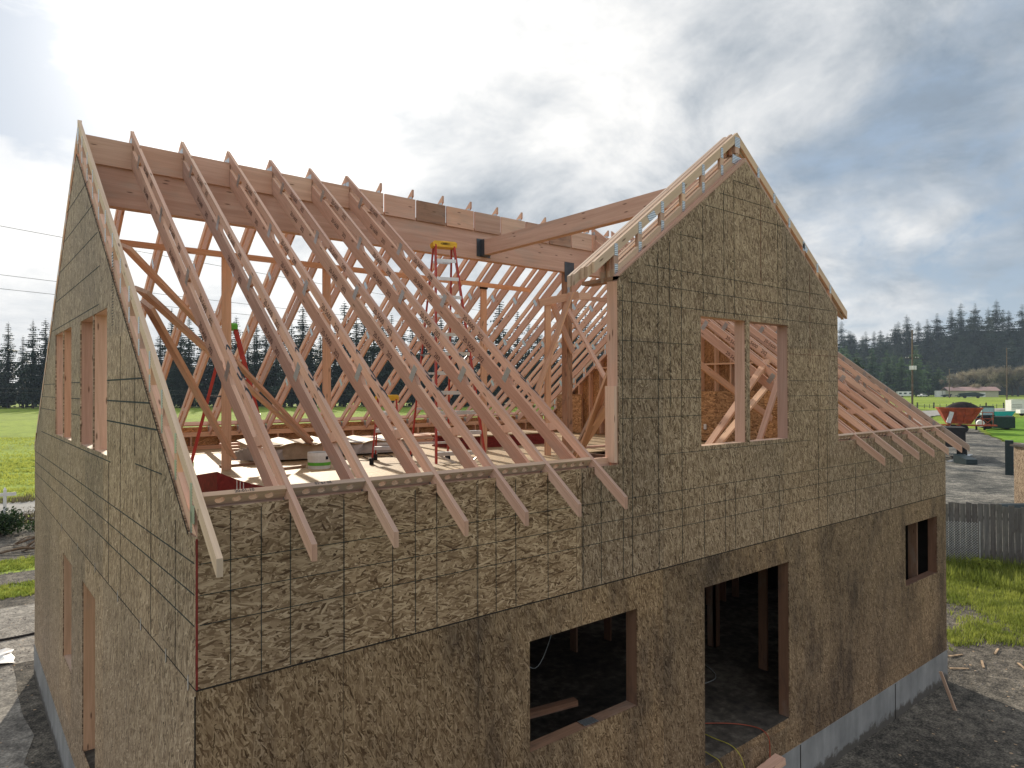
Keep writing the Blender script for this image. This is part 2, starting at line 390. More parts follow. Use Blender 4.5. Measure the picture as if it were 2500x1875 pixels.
# pasture as one large sheet, gridded near the site so the field rolls a little
g = M(); xs = [-1500, -600, -250]+[-120+8*i for i in range(48)]+[300, 420, 700, 1600]; ys = [-400, -120]+[-40+8*i for i in range(33)]+[250, 330, 500, 900, 1700]
def gz(x, y):
    d = math.hypot(x-6, y-5); k = min(1, max(0, (d-30)/40)); far = min(1, max(0, (260-d)/60))
    return .16*k*far*(math.sin(x*.11+1)*math.cos(y*.09)+.6*math.sin(x*.31+y*.23))
for i in range(len(xs)-1):
    for j in range(len(ys)-1):
        q = [(xs[a], ys[b_]) for a, b_ in ((i, j), (i+1, j), (i+1, j+1), (i, j+1))]
        g.poly([(x, y, gz(x, y)) for x, y in q])
tag(g.build('pasture', 'pasture', smooth=True), kind='structure')
sheet('dirt_yard', [(-14, -14), (30, -14), (24, -4), (23.4, -1), (22.6, 2), (21.0, 6.5), (19, 8), (18, 17), (8, 17), (2.5, 16.6), (-3, 17.2), (-9, 16.4), (-14, 17)], .006, 'dirt', jag=.22, seed=3)
sheet('gravel_yard', [(-14, -4), (-.6, -2.5), (-.35, 4), (-.3, 11.6), (14, 11.9), (15, 15.2), (3, 16.0), (-6, 15.6), (-14, 16)], .011, 'pale_gravel', jag=.2, seed=14)
sheet('dirt_path', [(-9, 18.3), (6, 18.4), (9, 19.7), (3, 20.0), (-3, 19.8), (-9, 20.2)], .008, 'dirt', jag=.22, seed=4)
sheet('dirt_bank', [(-9, 21.9), (9, 21.8), (12, 27.5), (0, 28.2), (-9, 28)], .010, 'dirt', jag=.25, seed=5)
sheet('road', [(-60, 30.6), (30, 30.9), (30, 35.2), (-60, 34.5)], .04, 'road_grey')
sheet('gravel_drive', [(23, 14), (24.5, -8), (60, -10), (74, 13.6), (75, 16), (84, 20), (96, 24.6), (104, 33), (82, 34), (50, 20)], .20, 'gravel', jag=.5, seed=6)
sheet('lawn', [(62, -12), (74.2, 13.2), (75.4, 15.8), (84.2, 19.7), (97, 24.2), (128, 31.5), (150, 30), (120, -30)], .19, 'lawn', jag=.3, seed=7)
sheet('farm_road', [(96, 34), (104, 32), (128, 42), (150, 46), (200, 46), (200, 51), (165, 56), (135, 52), (110, 46)], .21, 'road_grey', jag=.4, seed=8)
# wooded hill far right
g = M(); NX, NY = 30, 10
def hill_pt(i, j):
    az = R(3+i*(48/(NX))); d = 575+j*20
    h = max(14, 55-1.4*(i-4) if i > 4 else 55)*(1+.06*math.sin(i*.9)+.04*math.sin(i*2.3))*(min(1, j/5)**1.2 if j <= 5 else 1-(j-5)*.06)
    return V((-1.2+math.cos(az)*d, -4.7+math.sin(az)*d, h*min(1, j)-.2))
for i in range(NX):
    for j in range(NY): g.poly([hill_pt(i, j), hill_pt(i+1, j), hill_pt(i+1, j+1), hill_pt(i, j+1)][::-1])
tag(g.build('wooded_hill', 'forest_floor', smooth=True), kind='structure')

# ------------------------------------------------------------------ the house
H = thing('unfinished_house', 'timber framed house under construction with open roof trusses and strand board walls', 'house')
G = 5.25
MS = .757
def zt(y): return 4.55+MS*(y if y <= 5.4 else 10.8-y)
CO = 1/math.sqrt(1+MS*MS)
# foundation
g = M()
g.box((0, -.02, -.3), (12.6, .18, .56)); f_ = g.build('foundation_wall', 'concrete', H)
M().box((-.02, -.02, -.3), (-.002, 10.82, .56)).build('foundation_wall', 'concrete', H)
M().box((12.602, -.02, -.3), (12.62, 10.82, .56)).build('foundation_wall', 'concrete', H)
M().box((0, 10.6, -.3), (12.6, 10.82, .56)).build('foundation_wall', 'concrete', H)
g = M()
for x in (7.45, 10.4): g.box((x, -.026, 0), (x+.012, -.0205, .555))
g.build('form_seam', 'dark_gap', H)
# sheathing, front
def fr(x0, z0, x1, z1): return [(x0, 0, z0), (x1, 0, z0), (x1, 0, z1), (x0, 0, z1)]
DOOR = fr(5.38, .98, 7.21, 3.0)
M().plate(fr(-.012, .80, 12.612, 3.335), [fr(2.78, 2.01, 4.23, 3.0), fr(5.38, .9801, 7.21, 3.0), fr(10.86, 2.01, 12.21, 3.0)], (0, -.011, 0)).build('lower_front_sheathing', 'osb_low', H)
M().plate(fr(-.012, .55, 12.612, .795), [], (0, -.012, 0)).build('sill_sheathing', 'osb_low', H)
M().plate([(x, .0, z) for x, z in ((-.0, 3.345), (3.36, 3.345), (3.36, 4.492), (0, 4.492))], [], (0, -.013, 0)).build('kneewall_sheathing', 'osb_knee', H)
xa, xb, xc = 3.96, 8.58, 6.27
M().plate([(x, 0, z) for x, z in ((3.364, 3.345), (12.612, 3.345), (12.612, 4.492), (xb, 4.492), (xb, 6.34), (xb-.03, 6.37), (xc, 8.01), (xa+.06, 6.41), (xa, 6.34), (xa, 4.492), (3.364, 4.492))],
          [fr(5.335, 4.60, 6.235, 6.07), fr(6.325, 4.60, 7.22, 6.07)], (0, -.013, 0)).build('dormer_sheathing', 'osb_front', H)
# sheathing, left gable
def gr(y0, z0, y1, z1, x=0): return [(x, y0, z0), (x, y1, z0), (x, y1, z1), (x, y0, z1)]
M().plate(gr(0, .55, 10.8, 3.335), [gr(3.93, 1.0, 4.86, 3.0), gr(5.80, 1.58, 6.67, 3.0)], (-.011, 0, 0)).build('lower_gable_sheathing', 'osb_gable', H)
GO = [(0, 3.345), (10.8, 3.345), (10.8, 4.31), (10.63, 4.31), (5.4, 8.205), (.17, 4.31), (0, 4.31)]
GW = [(3.21, 4.60, 4.06, 6.08), (4.10, 4.60, 5.04, 6.08), (5.84, 4.60, 6.66, 6.08), (6.70, 4.60, 7.58, 6.08)]
M().plate([(0, y, z) for y, z in GO], [gr(*q) for q in GW], (-.013, 0, 0)).build('gable_sheathing', 'osb_gable', H)
g = M()
for (y0, z0), (y1, z1) in (((.17, 4.31), (5.4, 8.205)), ((5.4, 8.205), (10.63, 4.31))):
    g.prism([(-.0165, y0, z0-.012), (-.0165, y1, z1-.012), (-.0165, y1, z1+.004), (-.0165, y0, z0+.004)], (.003, 0, 0))
g.build('panel_edge', 'dark_gap', H)
M().box((-.0125, -.0155, 3.345), (-.0135+.012, -.001, 4.30)).build('red_panel_edge', 'red_edge', H)
M().box((-.020, -.010, .56), (-.0125, -.001, 3.3)).build('corner_gap', 'dark_gap', H)
# right gable and back wall
GR = [(0, .55), (10.8, .55), (10.8, 4.31), (10.63, 4.31), (5.4, 8.205), (.17, 4.31), (0, 4.31)]
M().plate([(12.6, y, z) for y, z in GR], [], (.011, 0, 0)).build('right_gable_sheathing', 'osb_warm_x', H)
M().plate([(0, 10.8, .55), (12.6, 10.8, .55), (12.6, 10.8, 4.47), (0, 10.8, 4.47)], [], (0, .011, 0)).build('back_sheathing', 'osb_warm_y', H)
# layout lines inked on the panels (2 mm proud)
LN = .0046
g = M(); rd = M()
def hl(x0, x1, z, gg=None): (gg or g).box((x0, -.0155, z+G-LN/2), (x1, -.0125, z+G+LN/2))
def vl(x, z0, z1, gg=None): (gg or g).box((x-LN/2, -.0160, z0+G), (x+LN/2, -.0126, z1+G))
for z in (-1.11, -1.31, -1.50): hl(.01, 12.59, z)
for x in (.2, .4, .6, 1.8, 1.6, 2.2, 2.4, 2.62, 3.0): vl(x, -1.9, -.79)
vl(1.4, -1.9, -1.0); vl(1.0, -1.9, -.8)
for a, b_, z in ((6.0, 6.56, 2.48), (5.7, 6.84, 2.28), (5.44, 7.11, 2.09), (4.92, 5.39, 1.69), (4.38, 8.17, 1.29), (4.13, 8.5, 1.09), (3.97, 8.57, .89), (3.97, 5.2, .49),
                 (3.98, 5.33, .1), (7.23, 8.57, .1), (3.98, 5.33, -.1), (7.23, 8.57, -.1), (3.98, 5.33, -.3), (7.23, 8.57, -.3), (4.6, 7.8, -.7)): hl(a, b_, z)
def rake(x): return 2.72-.735*abs(x-xc)
for x in (4.16, 4.58, 4.98, 5.79, 6.0, 6.98, 7.2): vl(x, .84 if 5.33 < x < 7.22 else -1.9, rake(x)-.04)
vl(4.78, -.2, rake(4.78)-.04); vl(5.38, .84, rake(5.38)); vl(8.0, -1.9, .1); vl(8.25, -1.9, -.3); vl(3.45, -1.9, -.8); vl(3.7, -1.9, -.8); vl(4.02, -1.9, 1.05)
for x in (5.38, 5.79, 6.0, 6.6, 6.98, 9.1, 10.3, 11.5): vl(x, -1.9, -1.12)
vl(6.58, .84, rake(6.58)-.05, rd); vl(7.79, .35, rake(7.79)-.05, rd); hl(7.23, 8.57, .45, rd)
g.build('layout_lines', 'line_ink', H); rd.build('red_layout_lines', 'line_red', H)
g = M()
def hly(y0, y1, z, w=.008): g.box((-.0155, y0, z+G-w/2), (-.0125, y1, z+G+w/2))
for z in (-1.11, -1.31, -1.51): hly(.02, 10.78, z)
for z, w_ in ((.1, .013), (-.1, .013), (-.3, .013)): hly(2.05+(.1-z)*-1.34 if 0 else .17+(z+.94)/.745+.03, 3.2, z, w_); hly(5.05, 5.83, z); hly(7.6, 10.6-(z+.94)/.745, z)
hly(3.0, 9.6, -.70, .010); hly(3.7, 8.0, .91); hly(3.65, 7.5, 1.31); hly(3.8, 7.0, 1.69); hly(4.1, 6.6, 2.05); hly(4.5, 6.3, 2.4); hly(.9, 1.85, -.62)
for y, a, b_ in ((1.25, -1.9, -.3), (.5, -1.9, -.9), (1.86, -.55, .2), (2.5, -1.9, .5), (3.1, -1.9, -.72)): g.box((-.016, y, a+G), (-.0125, y+.005, b_+G))
for k in range(26): g.box((-.0155, 2.86, 5.88+k*.028), (-.0125, 2.93 if k % 4 else 2.96, 5.886+k*.028))
g.build('gable_layout_lines', 'line_ink', H)
M().box((-.010, -.0128, 3.333), (12.61, -.003, 3.347)).build('floor_joint', 'dark_gap', H); M().box((-.0128, -.002, 3.333), (-.003, 10.8, 3.347)).build('floor_joint', 'dark_gap', H)
g = M()
for y in (.15, .75, 1.6, 2.6, 3.9, 5.2, 6.8):                          # torn house-wrap strap bits hanging over the floor joint
    g.prism([(-.018, y, 3.30), (-.018, y+.02, 3.28), (-.018, y+.025, 3.37), (-.018, y+.01, 3.39)], (.004, 0, 0))
g.build('strap_end', 'film', H)

def frame_open(x0, x1, z0, z1, axis, wood_='fir', sill=True, d=.14, inset=.0):
    """2x6 lining of an opening: jambs, header, sill"""
    T = .038; g = M()
    def bx(a0, a1, c0, c1):
        if axis == 'x': g.box((a0, inset+.001, c0), (a1, d, c1))
        else: g.box((inset+.001, a0, c0), (d, a1, c1))
    bx(x0-T, x0, z0-T, z1+T); bx(x1, x1+T, z0-T, z1+T); bx(x0, x1, z1, z1+T)
    o = g.build('rough_opening', wood_, H)
    if sill:
        g = M(); bx(x0, x1, z0-T, z0); g.build('sill', 'fir_pale' if wood_ != 'fir_dark' else wood_, o)
    return o
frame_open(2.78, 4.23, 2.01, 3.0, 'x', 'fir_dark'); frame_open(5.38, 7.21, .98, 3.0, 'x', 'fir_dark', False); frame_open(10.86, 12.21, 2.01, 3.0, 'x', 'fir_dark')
for a, b_ in ((5.335, 6.235), (6.325, 7.22)): frame_open(a, b_, 4.60, 6.07, 'x', 'fir')
for i, (a, c_, b_, d_) in enumerate(GW): frame_open(a, b_, c_, d_, 'y', 'fir_orange' if i == 2 else 'fir')
frame_open(3.93, 4.86, .98, 3.0, 'y', 'fir_orange', False); frame_open(5.80, 6.67, 1.58, 3.0, 'y', 'fir_orange')
# floors
def deck(zz, m_, holes=()):
    return M().plate([(.0, .0, zz), (12.6, .0, zz), (12.6, 10.8, zz), (0, 10.8, zz)], [[(x, y, zz) for x, y in h] for h in holes], (0, 0, -.02))
deck(4.0, 'osb_deck', [[(7.6, 3.95), (9.5, 3.95), (9.5, 4.95), (7.6, 4.95)]]).build('upper_deck', 'osb_deck', H)
deck(.98, 'floor_dirty').build('lower_floor', 'floor_dirty', H)
for k in range(14):
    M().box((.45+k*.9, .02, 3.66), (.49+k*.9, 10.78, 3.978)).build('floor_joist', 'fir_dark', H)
# wall studs and plates
def stud(x, y, z0, z1, m_='fir', ax='y', name='stud', par=None):
    w_, d_ = (.038, .14) if ax == 'y' else (.14, .038)
    return M().box((x, y, z0), (x+w_, y+d_, z1)).build(name, m_, par or H)
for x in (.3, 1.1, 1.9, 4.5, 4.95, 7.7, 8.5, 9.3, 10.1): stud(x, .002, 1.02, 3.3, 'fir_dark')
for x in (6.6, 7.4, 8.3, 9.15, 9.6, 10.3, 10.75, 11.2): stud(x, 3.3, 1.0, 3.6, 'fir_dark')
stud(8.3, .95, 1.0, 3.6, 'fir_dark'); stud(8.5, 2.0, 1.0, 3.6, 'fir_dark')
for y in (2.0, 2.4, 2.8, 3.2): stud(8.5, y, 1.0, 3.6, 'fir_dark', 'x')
M().box((0, .002, 4.272), (12.6, .14, 4.31)).build('top_plate', 'fir', H)
M().box((0, .002, 4.002), (12.6, .14, 4.04)).build('bottom_plate', 'fir', H)
M().box((.14, 10.66, 4.272), (12.5, 10.8, 4.36)).build('top_plate', 'fir_orange', H)
M().box((.14, 10.66, 4.002), (12.5, 10.8, 4.08)).build('bottom_plate', 'fir_orange', H)
for k in range(20): stud(.2+k*.61, 10.66, 4.08, 4.272, 'fir_orange')
def gable_z(y): return 4.18+.745*(y if y < 5.4 else 10.8-y)
for k in range(1, 26):                                               # right gable studs
    y = .2+k*.405
    if y > 10.5: break
    stud(12.458, y, 4.04, gable_z(y)-.06, 'fir_orange', 'x')
M().box((12.455, 2.3, 5.80), (12.595, 8.5, 5.838)).build('fire_block', 'fir_orange', H)
M().box((12.455, 3.75, 6.9), (12.595, 7.05, 6.938)).build('fire_block', 'fir_orange', H)
M().plate([(12.452, .3, 4.04), (12.452, 6.2, 4.04), (12.452, 6.2, 5.19), (12.452, 1.5, 5.19), (12.452, .3, 4.29)], [], (-.011, 0, 0)).build('inner_sheathing', 'osb_warm_h', H)
for y in (3.9, 4.9): M().box((12.41, y, 4.3), (12.44, y+.06, 4.42)).build('outlet_box', 'white_plastic', H)
for y in (.9, 1.7, 2.5, 3.14, 5.08, 5.5, 7.62, 8.5, 9.3): stud(.002, y, 4.04, gable_z(y)-.08, 'fir', 'x')
# rake plates on the gable wall tops
for x in (.0, 12.46):
    for s_ in (0, 1):
        ya, yb = (.17, 5.4) if not s_ else (10.63, 5.4)
        M().prism([(x+.001, ya, gable_z(ya)-.05), (x+.001, yb, gable_z(yb)-.05), (x+.001, yb, gable_z(yb)-.003), (x+.001, ya, gable_z(ya)-.003)], (.138, 0, 0), (0, 1, MS)).build('rake_plate', 'fir', H)
M().box((12.40, .2, .99), (12.43, 10.6, 3.62)).build('shade_sheet', 'dark_gap', H)  # dark sheet added inside to stand in for shade in the lower rooms
M().box((11.75, .15, .99), (11.79, .29, 3.6), (0, 0, 1)).build('stud', 'fir_dark', H)
M().box((12.42, 9.0, 4.02), (12.45, 10.0, 5.1)).build('leaning_panel', 'osb_warm_h', H)

# ---- lettering masters
def text_mesh(body, size):
    cu = bpy.data.curves.new('lettering', 'FONT'); cu.body = body; cu.size = size; cu.extrude = 0; cu.resolution_u = 2; cu.offset = size*.012
    o = bpy.data.objects.new('lettering', cu); COL.objects.link(o); dg = bpy.context.evaluated_depsgraph_get(); dg.update()
    me = bpy.data.meshes.new_from_object(o.evaluated_get(dg)); bpy.data.objects.remove(o); bpy.data.curves.remove(cu)
    vs = [v_.co.copy() for v_ in me.vertices]; fs = [tuple(p.vertices) for p in me.polygons]; bpy.data.meshes.remove(me)
    return vs, fs
TX = {k: text_mesh(k, .085) for k in ('20-5600', '202', '20-01-10', '20-19-10')}
def place_text(g, key, org, ud, vd, sc=1.):
    vs, fs = TX[key]; i = len(g.v); ud, vd = V(ud), V(vd)
    pts = [V(org)+ud*(p.x*sc)+vd*(p.y*sc) for p in vs]
    for f in fs:
        g.v += [pts[k] for k in f]; a = len(g.v)-len(f); g.f.append(tuple(range(a, a+len(f)))); g.uv += [(0, 0)]*len(f)

# ---- roof trusses, built once per kind in local x (0..0.038) and copied
def ty(y, s_): return y if s_ == 0 else 10.8-y
def gp(g, y, z, s_, x0, w_=.075, h=.13, ang=None):
    """gusset plate centred at y,z lying on the truss face at x0"""
    a = math.atan(MS) if ang is None else ang; u = V((0, math.cos(a), math.sin(a))); v_ = V((0, -math.sin(a), math.cos(a)))
    c_ = V((x0, y, z)); q = [c_+u*(i*w_/2)+v_*(j*h/2) for i, j in ((-1, -1), (1, -1), (1, 1), (-1, 1))]
    if s_: q = [V((p.x, 10.8-p.y, p.z)) for p in q]
    g.prism(q, (.002, 0, 0), (1, 0, 0), 0)
def half_truss(s_, kind, x):
    P = lambda y, z: (0, ty(y, s_), z)
    o = bpy.data.objects.new('roof_truss', None); COL.objects.link(o); o.parent = H; o.location = (x, 0, 0); o.empty_display_size = .2
    ud = (0, 1 if s_ == 0 else -1, MS)
    tv = .089/CO; bv = (.089 if kind == 'gable' else .19)/CO; dp = .37 if kind == 'gable' else .445; W = (.038, 0, 0)
    ft = 'fir' if kind == 'rear' else 'fir_pale'
    top = -.40 if s_ == 0 else -.42
    g = M().prism([P(top, zt(top)), P(5.4, zt(5.4)), P(5.4, zt(5.4)-tv), P(top, zt(top)-tv)], W, ud); g.build('top_chord', 'fir' if kind != 'gable' else 'fir_pale', o)
    g = M().prism([P(.02, zt(.02)-dp+bv), P(.02, 4.315), P(.17, 4.315), P(5.395 if kind == 'gable' else 5.29, zt(5.395 if kind == 'gable' else 5.29)-dp), P(5.395 if kind == 'gable' else 5.29, zt(5.395 if kind == 'gable' else 5.29)-dp+bv)], W, ud); g.build('bottom_chord', 'fir', o)
    M().prism([P(5.285, zt(5.285)-dp), P(5.335, zt(5.335)-dp), P(5.335, zt(5.335)-tv+.005), P(5.285, zt(5.285)-tv+.005)], (.0375, 0, 0), (0, 0, 1)).build('web', 'fir', o)
    sides = (-.0022,)
    pl = None
    gpo = lambda *a: (lambda m__: (gp(m__, *a[1:]), m__.build('gusset_plate', 'galvanised', o)))(M())
    if kind == 'gable':
        for k in range(13):
            y = .15+k*.405; a, b_ = zt(y)-dp+bv, zt(y)-tv
            if k < 13:
                wv = M(); wv.prism([P(y-.044, a-.034), P(y+.044, a+.034), P(y+.044, b_+.034), P(y-.044, b_-.034)], W, (0, 0, 1)); wv.build('web', 'fir_orange' if k % 2 else 'fir', o)
            for xs_ in sides: gpo(pl, y, a-.02, s_, xs_, .045, .14, math.pi*.0); gpo(pl, y, b_+.02, s_, xs_, .045, .14, 0)
    else:
        yk = [.62, 1.35, 2.62, 3.72, 4.9]
        for k, y in enumerate(yk):
            a, b_ = zt(y)-dp+bv, zt(y)-tv; dx = .05 if k % 2 else -.05
            wv = M(); wv.prism([P(y-.044-dx, a-.033-dx*MS), P(y+.044-dx, a+.033-dx*MS), P(y+.044+dx, b_+.033+dx*MS), P(y-.044+dx, b_-.033+dx*MS)], W, (0, 0, 1)); wv.build('web', 'fir', o)
        for y in (1.35, 2.62, 3.72, 4.9):
            for xs_ in sides: gpo(pl, y, zt(y)-.16, s_, xs_, .08, .17)
    for xs_ in sides: gpo(pl, 5.345, zt(5.4)-.20, s_, xs_, .10, .16, 0); gpo(pl, .12, zt(.12)-.2, s_, xs_, .10, .12, 0)
    if kind == 'front':
        g = M(); dn = V((0, -CO, -MS*CO)); un = V((0, -MS*CO, CO))
        for y in (4.6, 4.25, 3.35, 3.0, 2.2, 1.9):
            key = '202' if y in (4.25, 3.0, 1.9) else '20-5600'
            for dz in (.098, .36): place_text(g, key, (-.0015, y, zt(y)-dz), dn, un)
        g.build('stamp_lettering', 'stamp_ink', o)
        for c0, r_, a0, a1 in ((1.35, .05, 20, 160), (1.12, .055, 190, 400), (.86, .05, -20, 140)):
            g = M(); pts = []
            for k in range(9):
                a = R(a0+(a1-a0)*k/8); pts.append(V((.019+.016*math.cos(a), c0+r_*math.sin(a)*1.6, 0)))
            for p, q in zip(pts, pts[1:]):
                p.z = zt(p.y)+.002; q.z = zt(q.y)+.002; d = V((.006, .012, .012*MS)); g.poly([p-d, q-d, q+d, p+d])
            g.build('spray_mark', 'spray_ink', o)
    if kind == 'rear':
        g = M(); y = 10.8-3.0
        g.poly([(-.004, y, zt(y)-.14), (-.004, y+.05, zt(y)-.16), (-.03, y+.06, zt(y)-.27), (-.03, y+.01, zt(y)-.25)]); g.build('paper_tag', 'white_plastic', o)
    return o
SP = .6045
half_truss(0, 'gable', 0.001); half_truss(1, 'gable', .001); half_truss(0, 'gable', 12.561); half_truss(1, 'gable', 12.561)
ft = half_truss(0, 'front', .59)
for k in range(2, 7): dup(ft, H, (k*SP-.015, 0, 0))
for k in range(15, 21): dup(ft, H, (k*.6096, 0, 0))
rt = half_truss(1, 'rear', .59)
for k in range(2, 21): dup(rt, H, (k*SP-.015, 0, 0))
for ch in [c_ for c_ in H.children if c_.name.startswith('roof_truss')]:
    ch.rotation_euler = (0, 0, random.uniform(-.0012, .0012))
# bird blocks at the eaves
def block_row(x0, x1, s_, m_='fir_pale'):
    y = .03; nrm = V((0, -MS*CO, CO)); dd = V((0, CO, MS*CO))
    o0 = V((x0, y-.01, zt(y-.01)))
    if s_: m_ = 'fir'
    L = x1-x0; g = M()
    a = o0-nrm*.002; b_ = a-nrm*.085
    hs = []
    if s_ == 0:
        for k in range(4):
            cx_ = L*(.2+.2*k); hs.append([a+V((cx_+.033*math.cos(t_*math.pi/6), 0, 0))-nrm*(.045+.027*math.sin(t_*math.pi/6)) for t_ in range(12)])
    outer = [a, a+V((L, 0, 0)), b_+V((L, 0, 0)), b_]
    e = dd*.038
    if s_: fl = lambda p: V((p.x, 10.8-p.y, p.z)); outer = [fl(p) for p in outer]; e = V((0, -e.y, e.z))
    g.plate(outer, hs, e); return g.build('vent_block', m_, H)
for a, b_ in ((.045, 3.94), (8.64, 12.55)): M().box((a, .092, 4.315), (b_, .128, 4.56)).build('heel_board', 'fir', H)
xs_f = [.001]+[k*SP-.015 for k in range(1, 7)]
for i, (a, b_) in enumerate(zip(xs_f, xs_f[1:])):
    o = block_row(a+.04, b_-.002, 0)
    if i < 2:
        g = M(); nrm = V((0, -MS*CO, CO)); dd = V((0, CO, MS*CO)); x = a+.22
        if i == 0: place_text(g, '20-01-10', V((x+.02, .022, zt(.022)))+nrm*.0005+dd*.006, (1, 0, 0), dd, .42)
        else: place_text(g, '20-19-10', V((x+.12, .022, zt(.022)))+nrm*.0005+dd*.034, (-1, 0, 0), -dd, .42)
        g.build('stamp_lettering', 'spray_ink', o)
block_row(xs_f[-1]+.04, 3.95, 0) if 0 else None
xr = [8.62]+[k*.6096 for k in range(15, 21)]+[12.561]
for a, b_ in zip(xr, xr[1:]): block_row(a+.04, b_-.002, 0)
for k in range(20): block_row((k*SP-.015 if k else .001)+.04, (k+1)*SP-.017, 1)
# ridge: glulam with deep blocks between the trusses
M().box((.05, 5.325, 7.60), (12.55, 5.475, 8.15), (1, 0, 0)).build('ridge_beam', 'glulam', H)
rx = [.001]+[k*SP-.015 for k in range(1, 21)]+[12.56]
for i, (a, b_) in enumerate(zip(rx, rx[1:])):
    if b_-a < .1: continue
    M().box((a+.034, 5.290, 8.10), (b_+.004, 5.3235, 8.44), (1, 0, 0)).build('ridge_block', 'lvl_block' if i in (8, 13) else 'glulam', H)
M().box((8.36, 5.325, 4.0), (8.51, 5.475, 7.597), (0, 0, 1)).build('ridge_post', 'fir_stained', H)
M().box((8.30, 5.315, 7.40), (8.56, 5.322, 7.80)).build('post_cap', 'steel_dark', H)
M().box((8.37, 5.31, 7.15), (8.43, 5.324, 7.42)).build('strap', 'galvanised', H)
# dormer beam and hanger
M().box((6.205, .42, 7.67), (6.335, 5.31, 7.94), (0, 1, 0)).build('dormer_beam', 'glulam', H)
g = M(); g.box((6.195, 5.20, 7.66), (6.204, 5.324, 7.95)); g.box((6.336, 5.20, 7.66), (6.345, 5.324, 7.95)); g.box((6.195, 5.20, 7.655), (6.345, 5.324, 7.669)); g.box((6.12, 5.312, 7.65), (6.42, 5.3235, 7.97)); g.build('beam_hanger', 'steel_dark', H)
# dormer gable trusses, nested together at the front
XD = 6.20; SL = {-1: .745, 1: .70}
def dz(dx, s_=-1): return 8.37-SL[s_]*abs(dx)
def dormer_truss(k):
    y = .062+k*.041; o = bpy.data.objects.new('dormer_truss', None); COL.objects.link(o); o.parent = H; o.location = (XD-(0, .012, -.01, .02, .0)[k], y, (0, -.016, .008, -.022, -.004)[k]); o.empty_display_size = .2
    dp = .36; W = (0, .038, 0)
    def plate(c0, u, hw, hh):
        u = V(u).normalized(); v_ = V((-u.z, 0, u.x)); c0 = V(c0); g = M()
        g.prism([c0+u*a*hw+v_*b_*hh for a, b_ in ((-1, -1), (1, -1), (1, 1), (-1, 1))], (0, -.0022, 0), (1, 0, 0), 0); g.build('gusset_plate', 'galvanised', o)
    for s_ in (-1, 1):
        c_ = .089*math.sqrt(1+SL[s_]**2); Z = lambda x: dz(x, s_)
        e = (2.50+.045*k) if s_ < 0 else 2.84-.012*k; hl_ = 2.22 if s_ < 0 else 2.36
        M().prism([(s_*e, 0, Z(e)), (0, 0, Z(0)), (0, 0, Z(0)-c_), (s_*e, 0, Z(e)-c_)], W, (1, 0, -s_*SL[s_])).build('top_chord', 'fir_pale', o)
        M().prism([(s_*hl_, 0, Z(hl_)-dp), (0, 0, Z(0)-dp), (0, 0, Z(0)-dp+c_), (s_*hl_, 0, Z(hl_)-dp+c_)], W, (1, 0, -s_*SL[s_])).build('bottom_chord', 'fir_pale' if s_ < 0 else 'fir_orange', o)  # right side orange: glow of sunlit wood put into the colour
        for j in range(6 if k == 0 else 1):
            x = hl_-.035-j*.372; a, b_ = Z(x)-dp+c_, Z(x)-c_; q = SL[s_]*.034
            M().prism([(s_*(x-.034), 0, a+q), (s_*(x+.034), 0, a-q), (s_*(x+.034), 0, b_-q), (s_*(x-.034), 0, b_+q)], W, (0, 0, 1)).build('web', 'fir' if s_ < 0 else 'fir_orange', o)
            if k == 0:
                for zq in (a-.035, b_+.035): plate((s_*x, -.0005, zq), (1, 0, 0), .024, .062)
        if k == 0: plate((s_*1.62, -.0005, Z(1.62)-.068), (1, 0, -s_*SL[s_]), .07, .036)
    if k == 0: plate((0, -.0005, 8.25), (1, 0, 0), .055, .06); plate((0, -.0008, 8.02), (1, 0, -.1), .11, .055)
    M().prism([(-.044, 0, 8.11), (.044, 0, 8.11), (.044, 0, 8.23), (-.044, 0, 8.23)], W, (0, 0, 1)).build('web', 'fir', o)
for k in range(5): dormer_truss(k)
# dormer wall: rake plates, corner studs, header
for s_ in (-1, 1):
    M().prism([(xc+s_*2.31, -.0, 6.335), (xc, -.0, 8.01), (xc, -.0, 8.06), (xc+s_*2.31, 0, 6.385)], (0, .058, 0), (1, 0, -s_*.735)).build('rake_plate', 'fir', H)
    x = xc+s_*2.31
    M().box((min(x, x-s_*.038), .001, 4.3), (max(x, x-s_*.038), .14, 6.34), (0, 0, 1)).build('corner_stud', 'fir', H)
    M().box((min(x-s_*.04, x-s_*.078), .001, 4.3), (max(x-s_*.04, x-s_*.078), .14, 6.36), (0, 0, 1)).build('corner_stud', 'fir_orange', H)
M().box((3.915, .004, 4.51), (3.957, .13, 5.28), (0, 0, 1)).build('scab_board', 'fir', H)
for x in (4.6, 5.1, 5.27, 7.28, 7.7, 8.2): stud(x, .002, 4.31, min(6.3+.735*(2.31-abs(x-xc)), 8)-.04, 'fir')
M().box((3.96, -.0, 6.345), (4.1, .5, 6.385)).build('short_plate', 'fir_stained', H)
